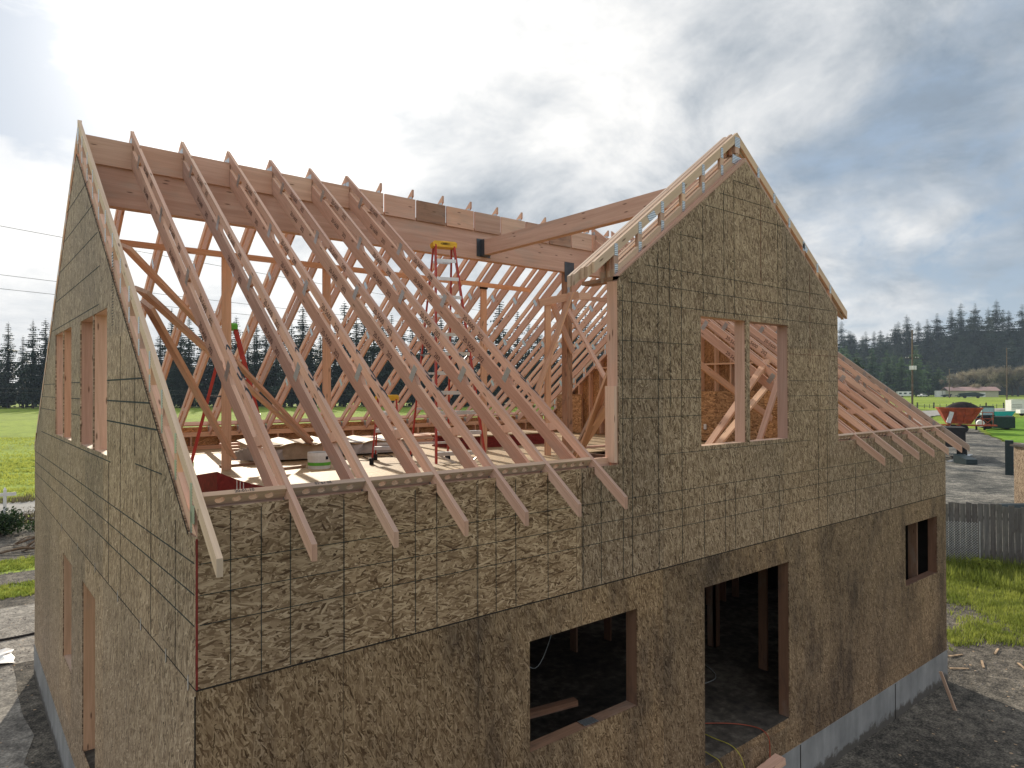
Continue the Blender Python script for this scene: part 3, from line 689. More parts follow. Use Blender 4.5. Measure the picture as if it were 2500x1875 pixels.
# long strut on temporary posts, braces
def brd(p, q, w_=.038, h=.14, up=(0, 0, 1), m_='fir', name='brace'): return M().beam(p, q, w_, h, up).build(name, m_, H)
brd((.1, 6.45, 7.36), (8.35, 6.45, 7.36), .038, .089, m_='fir_orange', name='strut')
for x in (2.12, 3.78, 7.15): M().box((x-.07, 6.475, 4.0), (x+.07, 6.513, 7.33), (0, 0, 1)).build('strut_post', 'fir_orange', H)
M().box((7.08, 6.44, 7.28), (7.22, 6.53, 7.34)).build('strut_packer', 'dark_gap', H)
brd((.15, 3.23, 6.72), (4.38, 8.08, 4.05), up=(0, 1, 0)); brd((.15, 2.48, 6.19), (4.2, 7.7, 4.05), up=(0, 1, 0)); brd((.15, 2.22, 6.03), (1.75, 5.0, 4.35), up=(0, 1, 0))
F = 'fir_orange'
brd((7.55, 5.0, 6.95), (7.54, 5.0, 4.0), .038, .14, (1, 0, 0), F); brd((7.30, 4.97, 6.86), (8.33, 4.97, 7.10), .038, .14, m_=F); brd((8.10, 4.93, 7.12), (7.10, 4.9, 5.0), .14, .038, (1, 0, 0), F)
brd((7.70, 5.1, 7.0), (8.45, 5.25, 6.0), .038, .14, m_='fir'); brd((8.28, 5.22, 6.85), (8.05, 3.6, 4.9), .038, .10, (1, 0, 0), 'fir')
brd((8.52, 5.4, 7.13), (9.1, 5.4, 7.19), .038, .14, name='stub'); brd((8.9, 5.8, 7.2), (10.6, 5.8, 7.22), .038, .089, name='strut')
brd((4.75, .35, 6.0), (6.5, 3.3, 4.05), .038, .16, (1, 0, 0), 'fir_pale'); brd((4.95, .75, 5.4), (6.6, 3.4, 4.05), .038, .14, (1, 0, 0), 'fir'); brd((4.62, .55, 5.75), (6.4, 3.1, 4.02), .038, .10, (1, 0, 0), F)
brd((9.3, 1.5, 5.72), (7.2, 1.5, 4.05), .038, .12, (0, 1, 0), F); brd((8.0, 2.6, 6.1), (11.3, 2.6, 4.65), .12, .038, (0, 1, 0), F); brd((11.6, 2.0, 6.25), (8.2, 2.0, 4.05), .038, .13, (0, 1, 0), F); brd((8.9, 1.0, 5.6), (7.95, 1.0, 4.05), .038, .089, (0, 1, 0), 'fir')
# things nailed at the lower door
g = M(); g.beam((3.50, .075, 2.018), (3.68, .06, 2.016), .11, .004)
tag(g.build('nail_plate', 'galvanised'), 'ribbed metal truss plate lying on the dark lower window sill', 'metal plate')

# ------------------------------------------------------------------ loose things on the deck
def stepladder(h, w_, spread, loc, rz, label, rail='ladder_red', cap='cap_yellow', steps=None, foot=None, logo=False):
    o = thing('stepladder', label, 'stepladder', loc, rz, 'stepladders on the upper floor')
    wt = .15; n_ = steps or round(h/.305)
    def X(s_, z, k=1): return s_*(wt+(w_*k-wt)*(1-z/h))
    def Yf(z): return -.05-(spread/2-.05)*(1-z/h)
    for s_ in (-1, 1):
        M().beam((X(s_, .05), Yf(.05), .05), (X(s_, h-.05), Yf(h-.05), h-.05), .028, .062, (0, 1, 0)).build('rail', rail, o)
        M().beam((X(s_, .05, .86), -Yf(.05), .05), (X(s_, h-.05, .86), -Yf(h-.05), h-.05), .025, .045, (0, 1, 0)).build('rail', rail, o)
        for y_, k in ((Yf(0), 1), (-Yf(0), .86)): M().box((X(s_, 0, k)-.035, y_-.055, 0), (X(s_, 0, k)+.035, y_+.055, .11)).build('foot', foot or 'rubber', o)
        z = h*.5; M().beam((X(s_, z), Yf(z), z), (X(s_, z, .9), -Yf(z), z), .008, .025).build('spreader', 'steel_dark', o)
    for i in range(1, n_):
        z = i*h/n_; y_ = Yf(z)
        g = M(); g.box((X(-1, z)+.01, y_-.04, z-.012), (X(1, z)-.01, y_+.045, z+.006)); g.box((X(-1, z)+.01, y_-.045, z-.05), (X(1, z)-.01, y_-.037, z)); g.build('step', 'aluminium', o)
    for i in range(1, n_):
        z = i*h/n_
        if i % 2 or h < 2: M().box((X(-1, z, .86), -Yf(z)-.008, z-.02), (X(1, z, .86), -Yf(z)+.008, z+.02)).build('rear_brace', 'aluminium', o)
    for i in (1, n_//2):
        if h > 2: M().beam((X(-1, i*h/n_), Yf(i*h/n_)+.01, i*h/n_-.02), (0, Yf((i-.7)*h/n_)+.01, (i-.7)*h/n_), .01, .03).build('knee_brace', 'aluminium', o); M().beam((X(1, i*h/n_), Yf(i*h/n_)+.01, i*h/n_-.02), (.08, Yf((i-.7)*h/n_)+.01, (i-.7)*h/n_), .01, .03).build('knee_brace', 'aluminium', o)
    g = M(); a = wt+.045
    g.prism([(-a, -.10, h-.09), (-a-.01, -.10, h-.02), (-a+.02, -.085, h+.01), (a-.02, -.085, h+.01), (a+.01, -.10, h-.02), (a, -.10, h-.09)], (0, .2, 0)); cp = g.build('cap', cap, o)
    if logo:
        g = M(); ov = lambda r1, r2, n2=20: [(r1*math.cos(t_*2*math.pi/n2), -.1015, h-.035+r2*math.sin(t_*2*math.pi/n2)) for t_ in range(n2)]
        g.plate(ov(.075, .018), [ov(.066, .012)], (0, -.001, 0)); g.prism(ov(.045, .006), (0, -.001, 0)); g.build('emblem', 'rubber', cp)
    return o
stepladder(3.66, .40, 2.0, (5.05, 4.78, 4.0), R(-18), 'tall red stepladder with yellow cap below the ridge beam', logo=True)
stepladder(1.15, .25, .75, (4.62, 5.9, 4.0), R(-30), 'short red stepladder with yellow top beside the tall ladder')
stepladder(2.3, .28, 1.2, (2.25, 6.7, 4.0), R(74), 'red stepladder with green cap and green feet near the diagonal braces', cap='cap_green', foot='cap_green')
# bucket
B = thing('tool_bucket', 'white tool bucket with green band standing on the deck', 'bucket', (3.33, 5.77, 4.0))
g = M(); prof = [(.17, 0), (.175, .05), (.178, .13), (.185, .21), (.18, .26)]; n_ = 24
for (r0, z0), (r1, z1) in zip(prof, prof[1:]): g.cyl((0, 0, z0), (0, 0, z1), r0, r1, n_, False)
g.cyl((0, 0, .0), (0, 0, .004), .17, .17, n_); g.cyl((0, 0, .26), (0, 0, .12), .172, .165, n_, False); g.build('bucket_body', 'white_plastic', B, True)
M().cyl((0, 0, .055), (0, 0, .105), .179, .180, n_, False).build('green_band', 'cap_green', B, True)
M().cyl((0, 0, .10), (0, 0, .235), .160, .176, n_, True).build('dark_lining', 'black_cloth', B)
M().box((.03, -.1835, .15), (.07, -.176, .20)).build('badge', 'black_cloth', B)
# red edged panel stack with its near corner curled up
def curl(x): return .14+(.24*max(0, 1-(x-.98)/.75)**1.7)
g = M(); r_ = M(); pn = M(); X = [.98+i*.1 for i in range(10)]+[2.0+i*.3 for i in range(13)]
for a, b_ in zip(X, X[1:]):
    za, zb = 4+curl(a), 4+curl(b_)
    g.poly([(a, 3.0, za), (b_, 3.0, zb), (b_, 4.2, 4.14+(zb-4.14)*.3), (a, 4.2, 4.14+(za-4.14)*.3)])
    r_.poly([(a, 3.0, 4.001), (b_, 3.0, 4.001), (b_, 3.0, zb), (a, 3.0, za)])
r_.poly([(.98, 4.2, 4.001), (.98, 3, 4.001), (.98, 3, 4+curl(.98)), (.98, 4.2, 4.14+.3*.24)]); r_.poly([(X[-1], 3, 4.001), (X[-1], 4.2, 4.001), (X[-1], 4.2, 4.14), (X[-1], 3, 4.14)]); r_.poly([(X[-1], 4.2, 4.001), (.98, 4.2, 4.001), (.98, 4.2, 4.14), (X[-1], 4.2, 4.14)])
for x in (1.18, 1.215, 1.25): pn.box((x, 2.996, 4.04), (x+.008, 2.999, 4+curl(x)-.01))
st_ = thing('panel_stack', 'stack of strand board sheets with dark red edges and a curled corner behind the eave', 'panel stack')
g.build('top_sheet', 'osb_deck', st_); r_.build('red_edges', 'red_edge', st_); pn.build('pen_marks', 'white_paint', st_)
# wrapped sheet bundles
def bundle(lo, hi, rz, label, top='osb_deck', side='paper', n2=3):
    o = thing('sheet_bundle', label, 'bundle', lo, rz); L, W_, Hh = hi
    g = M(); g.box((0, 0, .03), (L, W_, Hh)); g.build('wrapped_side', side, o)
    g = M(); N_ = 12
    for i in range(N_):
        a, b_ = i*L/N_-.05, (i+1)*L/N_-.05; za = Hh+.012+.03*math.sin(i*1.3); zb = Hh+.012+.03*math.sin((i+1)*1.3)
        g.poly([(a, -.06, za-.01), (b_, -.06, zb-.01), (b_, W_+.04, zb+.01), (a, W_+.04, za+.01)])
        g.poly([(a, -.06, za-.03), (b_, -.06, zb-.03), (b_, -.06, zb-.01), (a, -.06, za-.01)])
    g.build('loose_top_sheet', top, o)
    g = M()
    for i in range(5): g.prism([(-.02-.07*i, -.02+.05*i, .05), (.55-.05*i, -.05-.01*i, .04), (.50, -.05-.01*i, .10+.03*i), (-.10-.05*i, -.02+.05*i, .30-.03*i)], (0, .012, 0))
    g.build('folded_film', 'film', o)
    return o
bundle((2.75, 7.2, 4.0), (1.5, 1.15, .30), R(-8), 'wrapped bundle of sheets with pale striped film at its near end')
bundle((4.35, 7.35, 4.0), (1.6, 1.1, .26), R(-6), 'wrapped bundle of sheets further right near the white bucket', side='film')
# long boards lying by the back wall
bc = 0
for k in range(4):
    for j in range(4):
        x0 = 3.0+.25*((k*7+j*3) % 5); y = 9.2+.2*j; z = 4.0+.045*k
        o = M().box((x0, y, z), (x0+5.0+.3*((k+j) % 3), y+.14, z+.038), (1, 0, 0)).build('lumber_board', ('fir', 'fir_orange', 'fir_pale')[(k+j) % 3])
        tag(o, 'long fir board in the low lumber pile along the back wall', 'board', 'boards piled along the back wall')
for k in range(7):
    o = M().box((7.0+.03*(k % 3), 7.1, 4.0+.034*k), (9.4+.04*(k % 2), 8.2, 4.03+.034*k), (1, 0, 0)).build('red_edged_panel', 'red_edge')
    tag(o, 'dark red edged panel in the stack left of the ridge post', 'panel', 'red edged panels in a stack')
M().box((6.98, 7.08, 4.24), (9.5, 8.22, 4.262)).build('top_panel', 'osb_deck'); tag(bpy.data.objects['top_panel'], 'bare strand board sheet on top of the red edged stack', 'panel')
for i, (x, y, a, L, lab) in enumerate(((2.15, 5.0, 10, .35, 'short board offcut on the deck left of the bucket'), (3.0, 6.0, 14, .4, 'small offcut beside the white bucket'), (9.6, 5.6, -3, 2.1, 'long thin board on the deck right of the ridge post'), (9.9, 5.0, 4, 1.0, 'short board on the deck beyond the floor opening'), (10.0, 5.25, -12, .8, 'skewed board end near the right gable wall'), (2.5, 6.95, 5, .7, 'board scrap lying under the wrapped bundle'))):
    d = V((math.cos(R(a)), math.sin(R(a)), 0))*L/2
    tag(M().beam(V((x, y, 4.021))-d, V((x, y, 4.021))+d, .09, .036).build('board_offcut', 'fir_stained' if i != 2 else 'fir'), lab, 'board offcut')
g = M(); cc = []
for k in range(40): cc.append((4.0+.035*k, 6.3+.35*math.sin(k*.35)+.02*k, 4.008))
tag(g.tube(cc, .006).build('tool_cable', 'rubber'), 'thin dark cable snaking over the deck near the short ladder', 'cable')
# cords and wood at the ground door
def curve(pts, n2=10):
    o = []
    P = [V(p) for p in pts]; P = [P[0]]+P+[P[-1]]
    for i in range(1, len(P)-2):
        for k in range(n2):
            t_ = k/n2; a, b_, c_, d = P[i-1:i+3]
            o.append(.5*((2*b_)+(c_-a)*t_+(2*a-5*b_+4*c_-d)*t_*t_+(3*b_-a-3*c_+d)*t_**3))
    return o+[P[-2]]
tag(M().tube(curve([(5.3, 1.1, 1.0), (5.9, .6, 1.0), (5.98, .25, 1.0), (5.98, .0, .99), (6.0, -.12, .8), (5.95, -.3, .3), (5.6, -.8, .02)]), .006).build('yellow_cord', 'cable_yellow'), 'yellow extension cord arching over the door threshold', 'cord')
tag(M().tube(curve([(5.3, 1.1, 1.0), (5.6, .55, 1.0), (5.62, .1, 1.0), (5.60, -.10, .9), (5.5, -.3, .3), (5.2, -.7, .02)]), .005).build('yellow_cord', 'cable_yellow'), 'straighter yellow cord left of the arching one in the doorway', 'cord')
tag(M().tube(curve([(5.35, 1.0, 1.0), (6.1, .65, 1.0), (6.55, .25, 1.0), (6.62, -.04, .96), (6.6, -.1, .6), (6.5, -.3, .03)]), .007).build('air_hose', 'cable_red'), 'dull red air hose trailing out of the doorway', 'hose')
tag(M().tube(curve([(6.9, 2.2, 1.0), (7.5, 2.3, 1.0), (7.8, 1.8, 1.0), (7.5, 1.3, 1.0), (6.9, 1.35, 1.0)]), .007).build('cable_loop', 'steel_wire'), 'pale cable loop on the dark lower floor inside the doorway', 'cable')
tag(M().tube(curve([(2.6, 2.2, 2.75), (3.1, 1.6, 2.2), (3.5, 1.3, 2.45), (3.9, 1.2, 2.1), (4.3, 1.3, 2.5)]), .004).build('hanging_cable', 'steel_wire'), 'thin cable drooping inside the dark lower window', 'cable')
tag(M().beam((6.25, -.12, .60), (6.72, -.16, .68), .14, .085).build('timber_block', 'fir'), 'sawn timber block wedged beside the door against the foundation', 'timber block')
tag(M().beam((5.9, -.35, .25), (6.45, -.14, .62), .12, .04).build('timber_step', 'fir_stained'), 'dirty plank sloping up to the door threshold', 'plank')
tag(M().beam((6.0, -.02, .80), (7.15, -.02, .86), .02, .12).build('threshold_board', 'osb_low'), 'splintered strand board scrap below the door threshold', 'board')
tag(M().beam((2.5, .9, 1.9), (3.9, .55, 1.95), .09, .06).build('shelf_timber', 'fir_dark'), 'dark timber lying just inside the lower window', 'timber')

# ------------------------------------------------------------------ site things near the house
tag(M().beam((11.45, -.52, 0), (11.30, -.36, .62), .045, .022, (1, 0, 0)).build('survey_stake', 'fir_pale'), 'thin wooden stake leaning at the shaded front right corner', 'stake')
# scattered stones and chips: nobody could count them
def scatter(name, boxes, cnt, size, m_, seed=1, flat=.5):
    rr = random.Random(seed); g = M()
    for _ in range(cnt):
        x0, x1, y0, y1 = rr.choice(boxes); p = V((rr.uniform(x0, x1), rr.uniform(y0, y1), .01)); s_ = size*rr.uniform(.4, 1.5)
        k = 5; ring = [p+V((s_*rr.uniform(.6, 1)*math.cos(i*2*math.pi/k), s_*rr.uniform(.6, 1)*math.sin(i*2*math.pi/k), 0)) for i in range(k)]; top = p+V((0, 0, s_*flat*rr.uniform(.6, 1.2)))
        for i in range(k): g.poly([ring[i], ring[(i+1) % k], top])
    return tag(g.build(name, m_), kind='stuff', label=name.replace('_', ' ')+' scattered over the yard')
scatter('gravel_stones', [(12.7, 22, -6, 5), (12.7, 18, -2, 4), (-1, 2, 11, 17), (-1, 3, 18, 20)], 5200, .022, 'stone', 2)
scatter('wood_chips', [(12.7, 19, -6, 3), (7, 13, -6, -.5), (-1.5, 2, 11, 16), (-2.5, -.1, 0, 11)], 1100, .022, 'chip', 3, .15)
for i in range(7):
    a = random.uniform(0, 3); x, y = random.uniform(13, 16), random.uniform(-2.2, .5)
    tag(M().beam((x, y, .02), (x+.35*math.cos(a), y+.35*math.sin(a), .03), .035, .015).build('wood_scrap', 'chip'), 'small wood scrap lying on the sunny dirt beyond the right corner', 'wood scrap', 'wood scraps on the dirt')
tag(M().beam((14.2, -.9, .03), (14.75, -.75, .03), .10, .03).build('scrap_board', 'white_paint'), 'pale grey board scrap on the dirt near the grass', 'board scrap')
tag(M().tube(curve([(-2.4, 7.2, .02), (-1.4, 6.7, .03), (-.7, 5.6, .02), (-.45, 4.4, .02)]), .014).build('ground_hose', 'cable_yellow'), 'pale hose lying on shaded dirt beside the left wall', 'hose')
tag(M().tube(curve([(-3, 13.5, .03), (-1.2, 13.3, .04), (0, 13.3, .03), (1.2, 13.5, .03)]), .03).build('dark_pipe', 'rubber'), 'thin dark pipe lying across the dirt behind the left corner', 'pipe')
o = thing('crumpled_film', 'crumpled white plastic sheet on the ground at the left edge', 'plastic sheet', (-.55, 12.0, .0)); g = M()
rr = random.Random(5); gr_ = [[V((i*.14-.4+rr.uniform(-.04, .04), j*.16-.4+rr.uniform(-.04, .04), rr.uniform(.01, .13))) for j in range(6)] for i in range(6)]
for i in range(5):
    for j in range(5): g.poly([gr_[i][j], gr_[i+1][j], gr_[i+1][j+1], gr_[i][j+1]])
g.build('film_sheet', 'white_paint', o)

def grass(name, boxes, cnt, h, m_, seed, label, w_=.012, z0=.0, inside=None):
    rr = random.Random(seed); vs = []; fs = []
    for _ in range(cnt):
        x0, x1, y0, y1 = rr.choice(boxes); x, y = rr.uniform(x0, x1), rr.uniform(y0, y1)
        if inside and not inside(x, y, rr): continue
        hh = h*rr.uniform(.4, 1.25)
        for _k in range(3):
            a = rr.uniform(0, 6.3); l = hh*rr.uniform(.1, .7); dx, dy = math.cos(a), math.sin(a); ox, oy = rr.uniform(-.05, .05), rr.uniform(-.05, .05); i = len(vs)
            z = z0+gz(x, y)
            vs += [(x+ox-dy*w_, y+oy+dx*w_, z), (x+ox+dy*w_, y+oy-dx*w_, z), (x+ox+dx*l, y+oy+dy*l, z+hh)]; fs.append((i, i+1, i+2))
    me = bpy.data.meshes.new(name); me.from_pydata(vs, [], fs); me.materials.append(MATS[m_]); o = bpy.data.objects.new(name, me); COL.objects.link(o)
    return tag(o, label, kind='stuff')
def clump(x, y, rr): return math.sin(x*2.1+3*math.sin(y*1.3))+math.sin(y*2.7+x*.9)+rr.uniform(-1.2, 1.2) > -.5
def gp_in(x, y, rr):
    d = (x-(16.0-.5*(y-.5) if y < .5 else 16.0+.9*(y-.5)))
    if d < -1.4: return rr.random() < .012
    k = math.sin(x*1.7+2.2*math.sin(y*1.1))+math.sin(y*2.3+x*.8)+.6*math.sin(x*4.1-y*3.3)
    return k+d*.7+rr.uniform(-.9, .9) > .1
grass('grass_patch', [(14, 23.2, -6, 7)], 60000, .13, 'grass_blade', 11, 'sunlit rough grass in front of the board fence', .011, inside=gp_in)
grass('grass_tuft', [(19.8, 22.8, -4, 6)], 4200, .36, 'grass_blade', 12, 'taller weeds along the foot of the board fence', .014)
grass('grass_strip', [(-5, 5, 16.8, 18.4), (-5, 5, 20.1, 21.8)], 9000, .09, 'grass_blade', 13, 'low grass strips behind the house', .013)
grass('field_grass', [(-4, 8, 35.3, 60), (-4, 14, 36, 90)], 22000, .16, 'grass_blade', 14, 'tussocky grass of the big pasture', .03, inside=lambda x, y, rr: clump(x*.6, y*.6, rr))
grass('verge_grass', [(-6, 12, 34.6, 36.2), (-6, 10, 28, 30.6)], 3000, .3, 'bramble', 15, 'dry verge weeds along the road', .02)

# leafy blobs: shrubs
def leaves(g, c_, rad, cnt, size, rr):
    for _ in range(cnt):
        while 1:
            p = V((rr.uniform(-1, 1), rr.uniform(-1, 1), rr.uniform(-1, 1)))
            if p.length < 1: break
        p = V(c_)+V((p.x*rad[0], p.y*rad[1], p.z*rad[2])); s_ = size*rr.uniform(.6, 1.4)
        a = V((rr.gauss(0, 1), rr.gauss(0, 1), rr.gauss(0, 1))).normalized(); b_ = a.orthogonal().normalized(); c2 = a.cross(b_)
        g.poly([p-b_*s_, p+c2*s_*.5, p+b_*s_, p-c2*s_*.5])
def shrub(loc, rad, cnt, size, m_, label, seed):
    rr = random.Random(seed); o = thing('shrub', label, 'shrub', loc); g = M()
    for _ in range(7): leaves(g, (rr.uniform(-.5, .5)*rad[0], rr.uniform(-.5, .5)*rad[1], rad[2]*rr.uniform(.5, 1.3)), (rad[0]*.6, rad[1]*.6, rad[2]*.6), cnt//7, size, rr)
    g.build('foliage', m_, o); g = M()
    for _ in range(8): g.cyl((rr.uniform(-.1, .1), rr.uniform(-.1, .1), 0), (rr.uniform(-.6, .6)*rad[0], rr.uniform(-.6, .6)*rad[1], rad[2]*1.3), .02, .008, 4, False)
    g.build('stems', 'bark', o); return o
shrub((.15, 26.2, 0), (.75, .7, .62), 1900, .055, 'shrub_leaf', 'dark ivy covered shrub under the white cross post', 21)
shrub((1.6, 25.4, 0), (.9, .6, .35), 1200, .05, 'shrub_leaf', 'low leafy bush right of the ivy shrub', 22)
shrub((1.3, 27.2, 0), (1.2, .5, .5), 1000, .03, 'bramble', 'bare brown bramble thicket in front of the road', 23)
shrub((-1.8, 25.6, 0), (.9, .8, .5), 900, .05, 'shrub_leaf', 'dark bush left of the ivy shrub', 24)
shrub((21.3, 2.0, 0), (.35, .4, .25), 500, .05, 'grass_blade', 'bright green weed clump beside the chain link panel', 25)
# white cross post and picket rail
o = thing('cross_post', 'white post with two short cross arms rising from the ivy', 'post', (.32, 26.6, 0), R(0))
M().box((-.05, -.05, 0), (.05, .05, 1.62)).build('post_shaft', 'white_paint', o); M().cyl((0, 0, 1.62), (0, 0, 1.72), .06, .01, 4).build('post_cap', 'white_paint', o)
M().box((-1.3, -.03, 1.42), (.34, -.055, 1.52)).build('cross_arm', 'white_paint', o); M().box((-1.3, .03, 1.38), (.34, .055, 1.46)).build('cross_arm', 'white_paint', o)
o = thing('picket_fence', 'low white wire picket fence behind the bramble', 'fence', (.6, 27.9, 0))
for k in range(9): M().box((k*.35, -.012, 0), (k*.35+.025, .012, .62)).build('picket', 'white_paint', o)
for z in (.28, .55): M().box((0, -.016, z), (3.0, -.0125, z+.03)).build('fence_rail', 'white_paint', o)
rr = random.Random(9)
for i in range(14):                                                  # uprooted stump limbs
    x, y = rr.uniform(-.6, 1.4), rr.uniform(22.4, 24.0); a = rr.uniform(-.5, .5); L = rr.uniform(.5, 1.6)
    pts = curve([(x, y, .05), (x+L*.5*math.cos(a), y+L*.5*math.sin(a), rr.uniform(.12, .4)), (x+L*math.cos(a), y+L*math.sin(a), .04)], 6)
    tag(M().tube(pts, rr.uniform(.015, .045)).build('root_limb', 'pole_wood' if i % 2 else 'stone'), 'grey weathered root in the debris heap beyond the left corner', 'root', 'weathered roots in a heap')

# board fence to the right
A, Bp = V((20.9, 6.0, 0)), V((22.9, 1.2, 0)); Cp = V((23.6, -3.5, 0))
FN = thing('board_fence', 'weathered dark upright board fence with a chain link panel in front', 'fence', (20.9, 6.0, 0))
FN.location = (0, 0, 0); g = M(); rr = random.Random(4)
for P0, P1 in ((V((19.5, 9.5, 0)), A), (A, Bp), (Bp, Cp)):
    L = (P1-P0).length; k = int(L/.145); d = (P1-P0)/k; nv = V((-d.y, d.x, 0)).normalized()
    for i in range(k):
        p = P0+d*i; h = 1.78+rr.uniform(-.03, .03)+.03*math.sin(i*.3)
        g.prism([p, p+d*.94, p+d*.94+V((0, 0, h)), p+V((0, 0, h+rr.uniform(-.015, .015)))], nv*.02+nv*rr.uniform(0, .006), (0, 0, 1))
g.build('fence_boards', 'fence_grey', FN); g = M()
for z in (.4, 1.4): g.beam(A+V((.08, .03, z)), Bp+V((.08, .03, z)), .04, .09); g.beam(Bp+V((.08, .03, z)), Cp+V((.08, .03, z)), .04, .09)
g.build('fence_rail', 'old_board', FN)
CL = thing('chain_link_panel', 'grey chain link panel leaning before the dark board fence', 'chain link fence', (0, 0, 0))
a, b_ = V((20.9, 4.6, 0)), V((22.1, 2.35, 0)); L = (b_-a).length; d = (b_-a)/L; g = M(); s_ = .075; nn = int(L/s_); top = 1.3
for i in range(-18, nn+1):
    for sg in (1, -1):
        t0, t1 = i*s_, i*s_+top; z0, z1 = (0, top) if sg > 0 else (top, 0)
        if t1 < 0 or t0 > L: continue
        ta, tb = max(t0, 0), min(t1, L); za = z0+(z1-z0)*(ta-t0)/top; zb = z0+(z1-z0)*(tb-t0)/top
        g.beam(a+d*ta+V((0, 0, za)), a+d*tb+V((0, 0, zb)), .008, .008)
g.build('wire_mesh', 'steel_wire', CL)
for t_, n3, hh in ((0, 'panel_post', 1.34), (L*.5, 'panel_post', 1.12), (L, 'panel_post', 1.34)): M().cyl(a+d*t_-V((.03, .05, 0)), a+d*t_+V((-.03, -.05, hh)), .016, .016, 6).build(n3, 'steel_wire', CL)
tag(M().cyl((27.0, 3.2, 1.05), (31.5, .2, 1.05), .17, .17, 14).build('culvert_pipe', 'culvert', smooth=False), 'black pipe lying along behind the board fence', 'pipe')
M_ = M(); M_.box((27.5, 2.6, 0), (27.8, 2.9, .9)); M_.box((30.6, .6, 0), (30.9, .9, .9)); tag(M_.build('timber_bearers', 'old_board'), 'old timbers carrying the black pipe', 'timber')
# small strand board shed at the right edge
SH = thing('small_shed', 'small strand board clad shed cut off by the right edge', 'shed', (33.85, 4.55, 0), R(-38))
g = M(); g.box((0, -3.2, 0), (2.6, 0, 2.75)); g.build('shed_wall', 'osb_gable', SH); M().box((-.1, -3.3, 2.76), (2.7, .1, 2.84)).build('shed_roof', 'old_board', SH)
o = thing('gate_post', 'black square post with short rail stubs beside the shed', 'post', (46.3, 8.05, .2), R(15)); M().box((-.2, -.2, 0), (.2, .2, 2.0)).build('post_shaft', 'culvert', o)
for z in (.5, .75, 1.75): M().box((-.1, -.55, z), (.0, -.19, z+.1)).build('rail_stub', 'fir_pale', o)

# ------------------------------------------------------------------ farm things further right
def wheel(g, p, ax, r, w_): p, ax = V(p), V(ax).normalized(); g.cyl(p-ax*w_/2, p+ax*w_/2, r, r, 18)
# spreader
SPR = thing('manure_spreader', 'orange hopper wagon heaped with dark material on the gravel drive', 'wagon', (87.9, 24.0, .2), R(-62))
g = M(); t0, t1 = [(-2.1, -1.2, 2.75), (2.1, -1.2, 2.75), (2.1, 1.2, 2.75), (-2.1, 1.2, 2.75)], [(-1.2, -.5, .95), (1.1, -.5, .95), (1.1, .5, .95), (-1.2, .5, .95)]
for i in range(4): j = (i+1) % 4; g.poly([t1[i], t1[j], t0[j], t0[i]]); 
g.poly(t1[::-1]); g.build('hopper', 'spreader_orange', SPR)
g = M()
for i in range(4): j = (i+1) % 4; g.beam(t0[i], t0[j], .08, .10); 
for x in (-1.4, -.5, .5, 1.4): g.beam((x, -1.22, 2.7), (x*.6, -.52, 1.0), .07, .05)
g.beam((1.3, -1.28, 2.3), (3.0, -1.28, 2.3), .07, .07); g.beam((3.0, -1.28, 2.3), (3.0, -1.28, .8), .07, .07); g.beam((2.0, -1.28, 2.3), (2.0, -1.28, .8), .06, .06); g.beam((2.0, -1.28, .8), (3.0, -1.28, 1.6), .05, .05); g.beam((2.0, -1.28, 1.6), (3.0, -1.28, .8), .05, .05); g.beam((1.2, -1.28, 1.6), (3.0, -1.28, 1.6), .05, .05)
g.beam((-2.0, 0, .8), (3.6, 0, .8), .9, .14); g.build('frame', 'spreader_orange', SPR)
g = M(); NN = 14
def pz(u, v_): return 2.72+.75*max(0, 1-((u-.35)**2/3.2+v_**2/1.3))
for i in range(NN):
    for j in range(8):
        q = [(-2.0+4.0*(i+a)/NN, -1.1+2.2*(j+c_)/8) for a, c_ in ((0, 0), (1, 0), (1, 1), (0, 1))]; g.poly([(x, y, pz(x, y)) for x, y in q])
g.build('load_heap', 'manure_pile', SPR, True)
M().beam((-.9, -1.33, 2.35), (-1.25, -1.33, 1.1), .25, .42).build('side_chute', 'aluminium', SPR)
for x in (-.7, .3):
    for y in (-.95, .95): g = M(); wheel(g, (x, y, .45), (0, 1, 0), .45, .3); g.build('wheel', 'tyre', SPR)
# long flatbed trailer whose wheels show behind the house corner
TR = thing('dark_trailer', 'dark implement trailer half hidden behind the right house corner', 'trailer', (54.6, 14.2, .2), R(24))
g = M(); g.box((-2.5, -1.1, .95), (3.0, 1.1, 1.25)); g.box((-2.5, -1.0, 1.25), (-.5, 1.0, 2.3)); g.build('bed', 'rubber', TR)
for x in (-1.3, .6):
    for y in (-1.0, .8): g = M(); wheel(g, (x, y, .42), (0, 1, 0), .42, .34); g.build('wheel', 'tyre', TR)
tag(M().prism([(50.8, 11.0, .22), (51.6, 12.0, .22), (51.6, 12.0, .8), (50.8, 11.0, .55)], (-.5, .5, 0)).build('dark_crate', 'culvert'), 'dark tub on the gravel at the house corner', 'tub')
tag(M().beam((51.5, 12.9, .24), (58.0, 13.6, .24), .25, .05).build('steel_ramp', 'aluminium'), 'pale plank lying on the gravel beside the dark trailer wheels', 'plank')
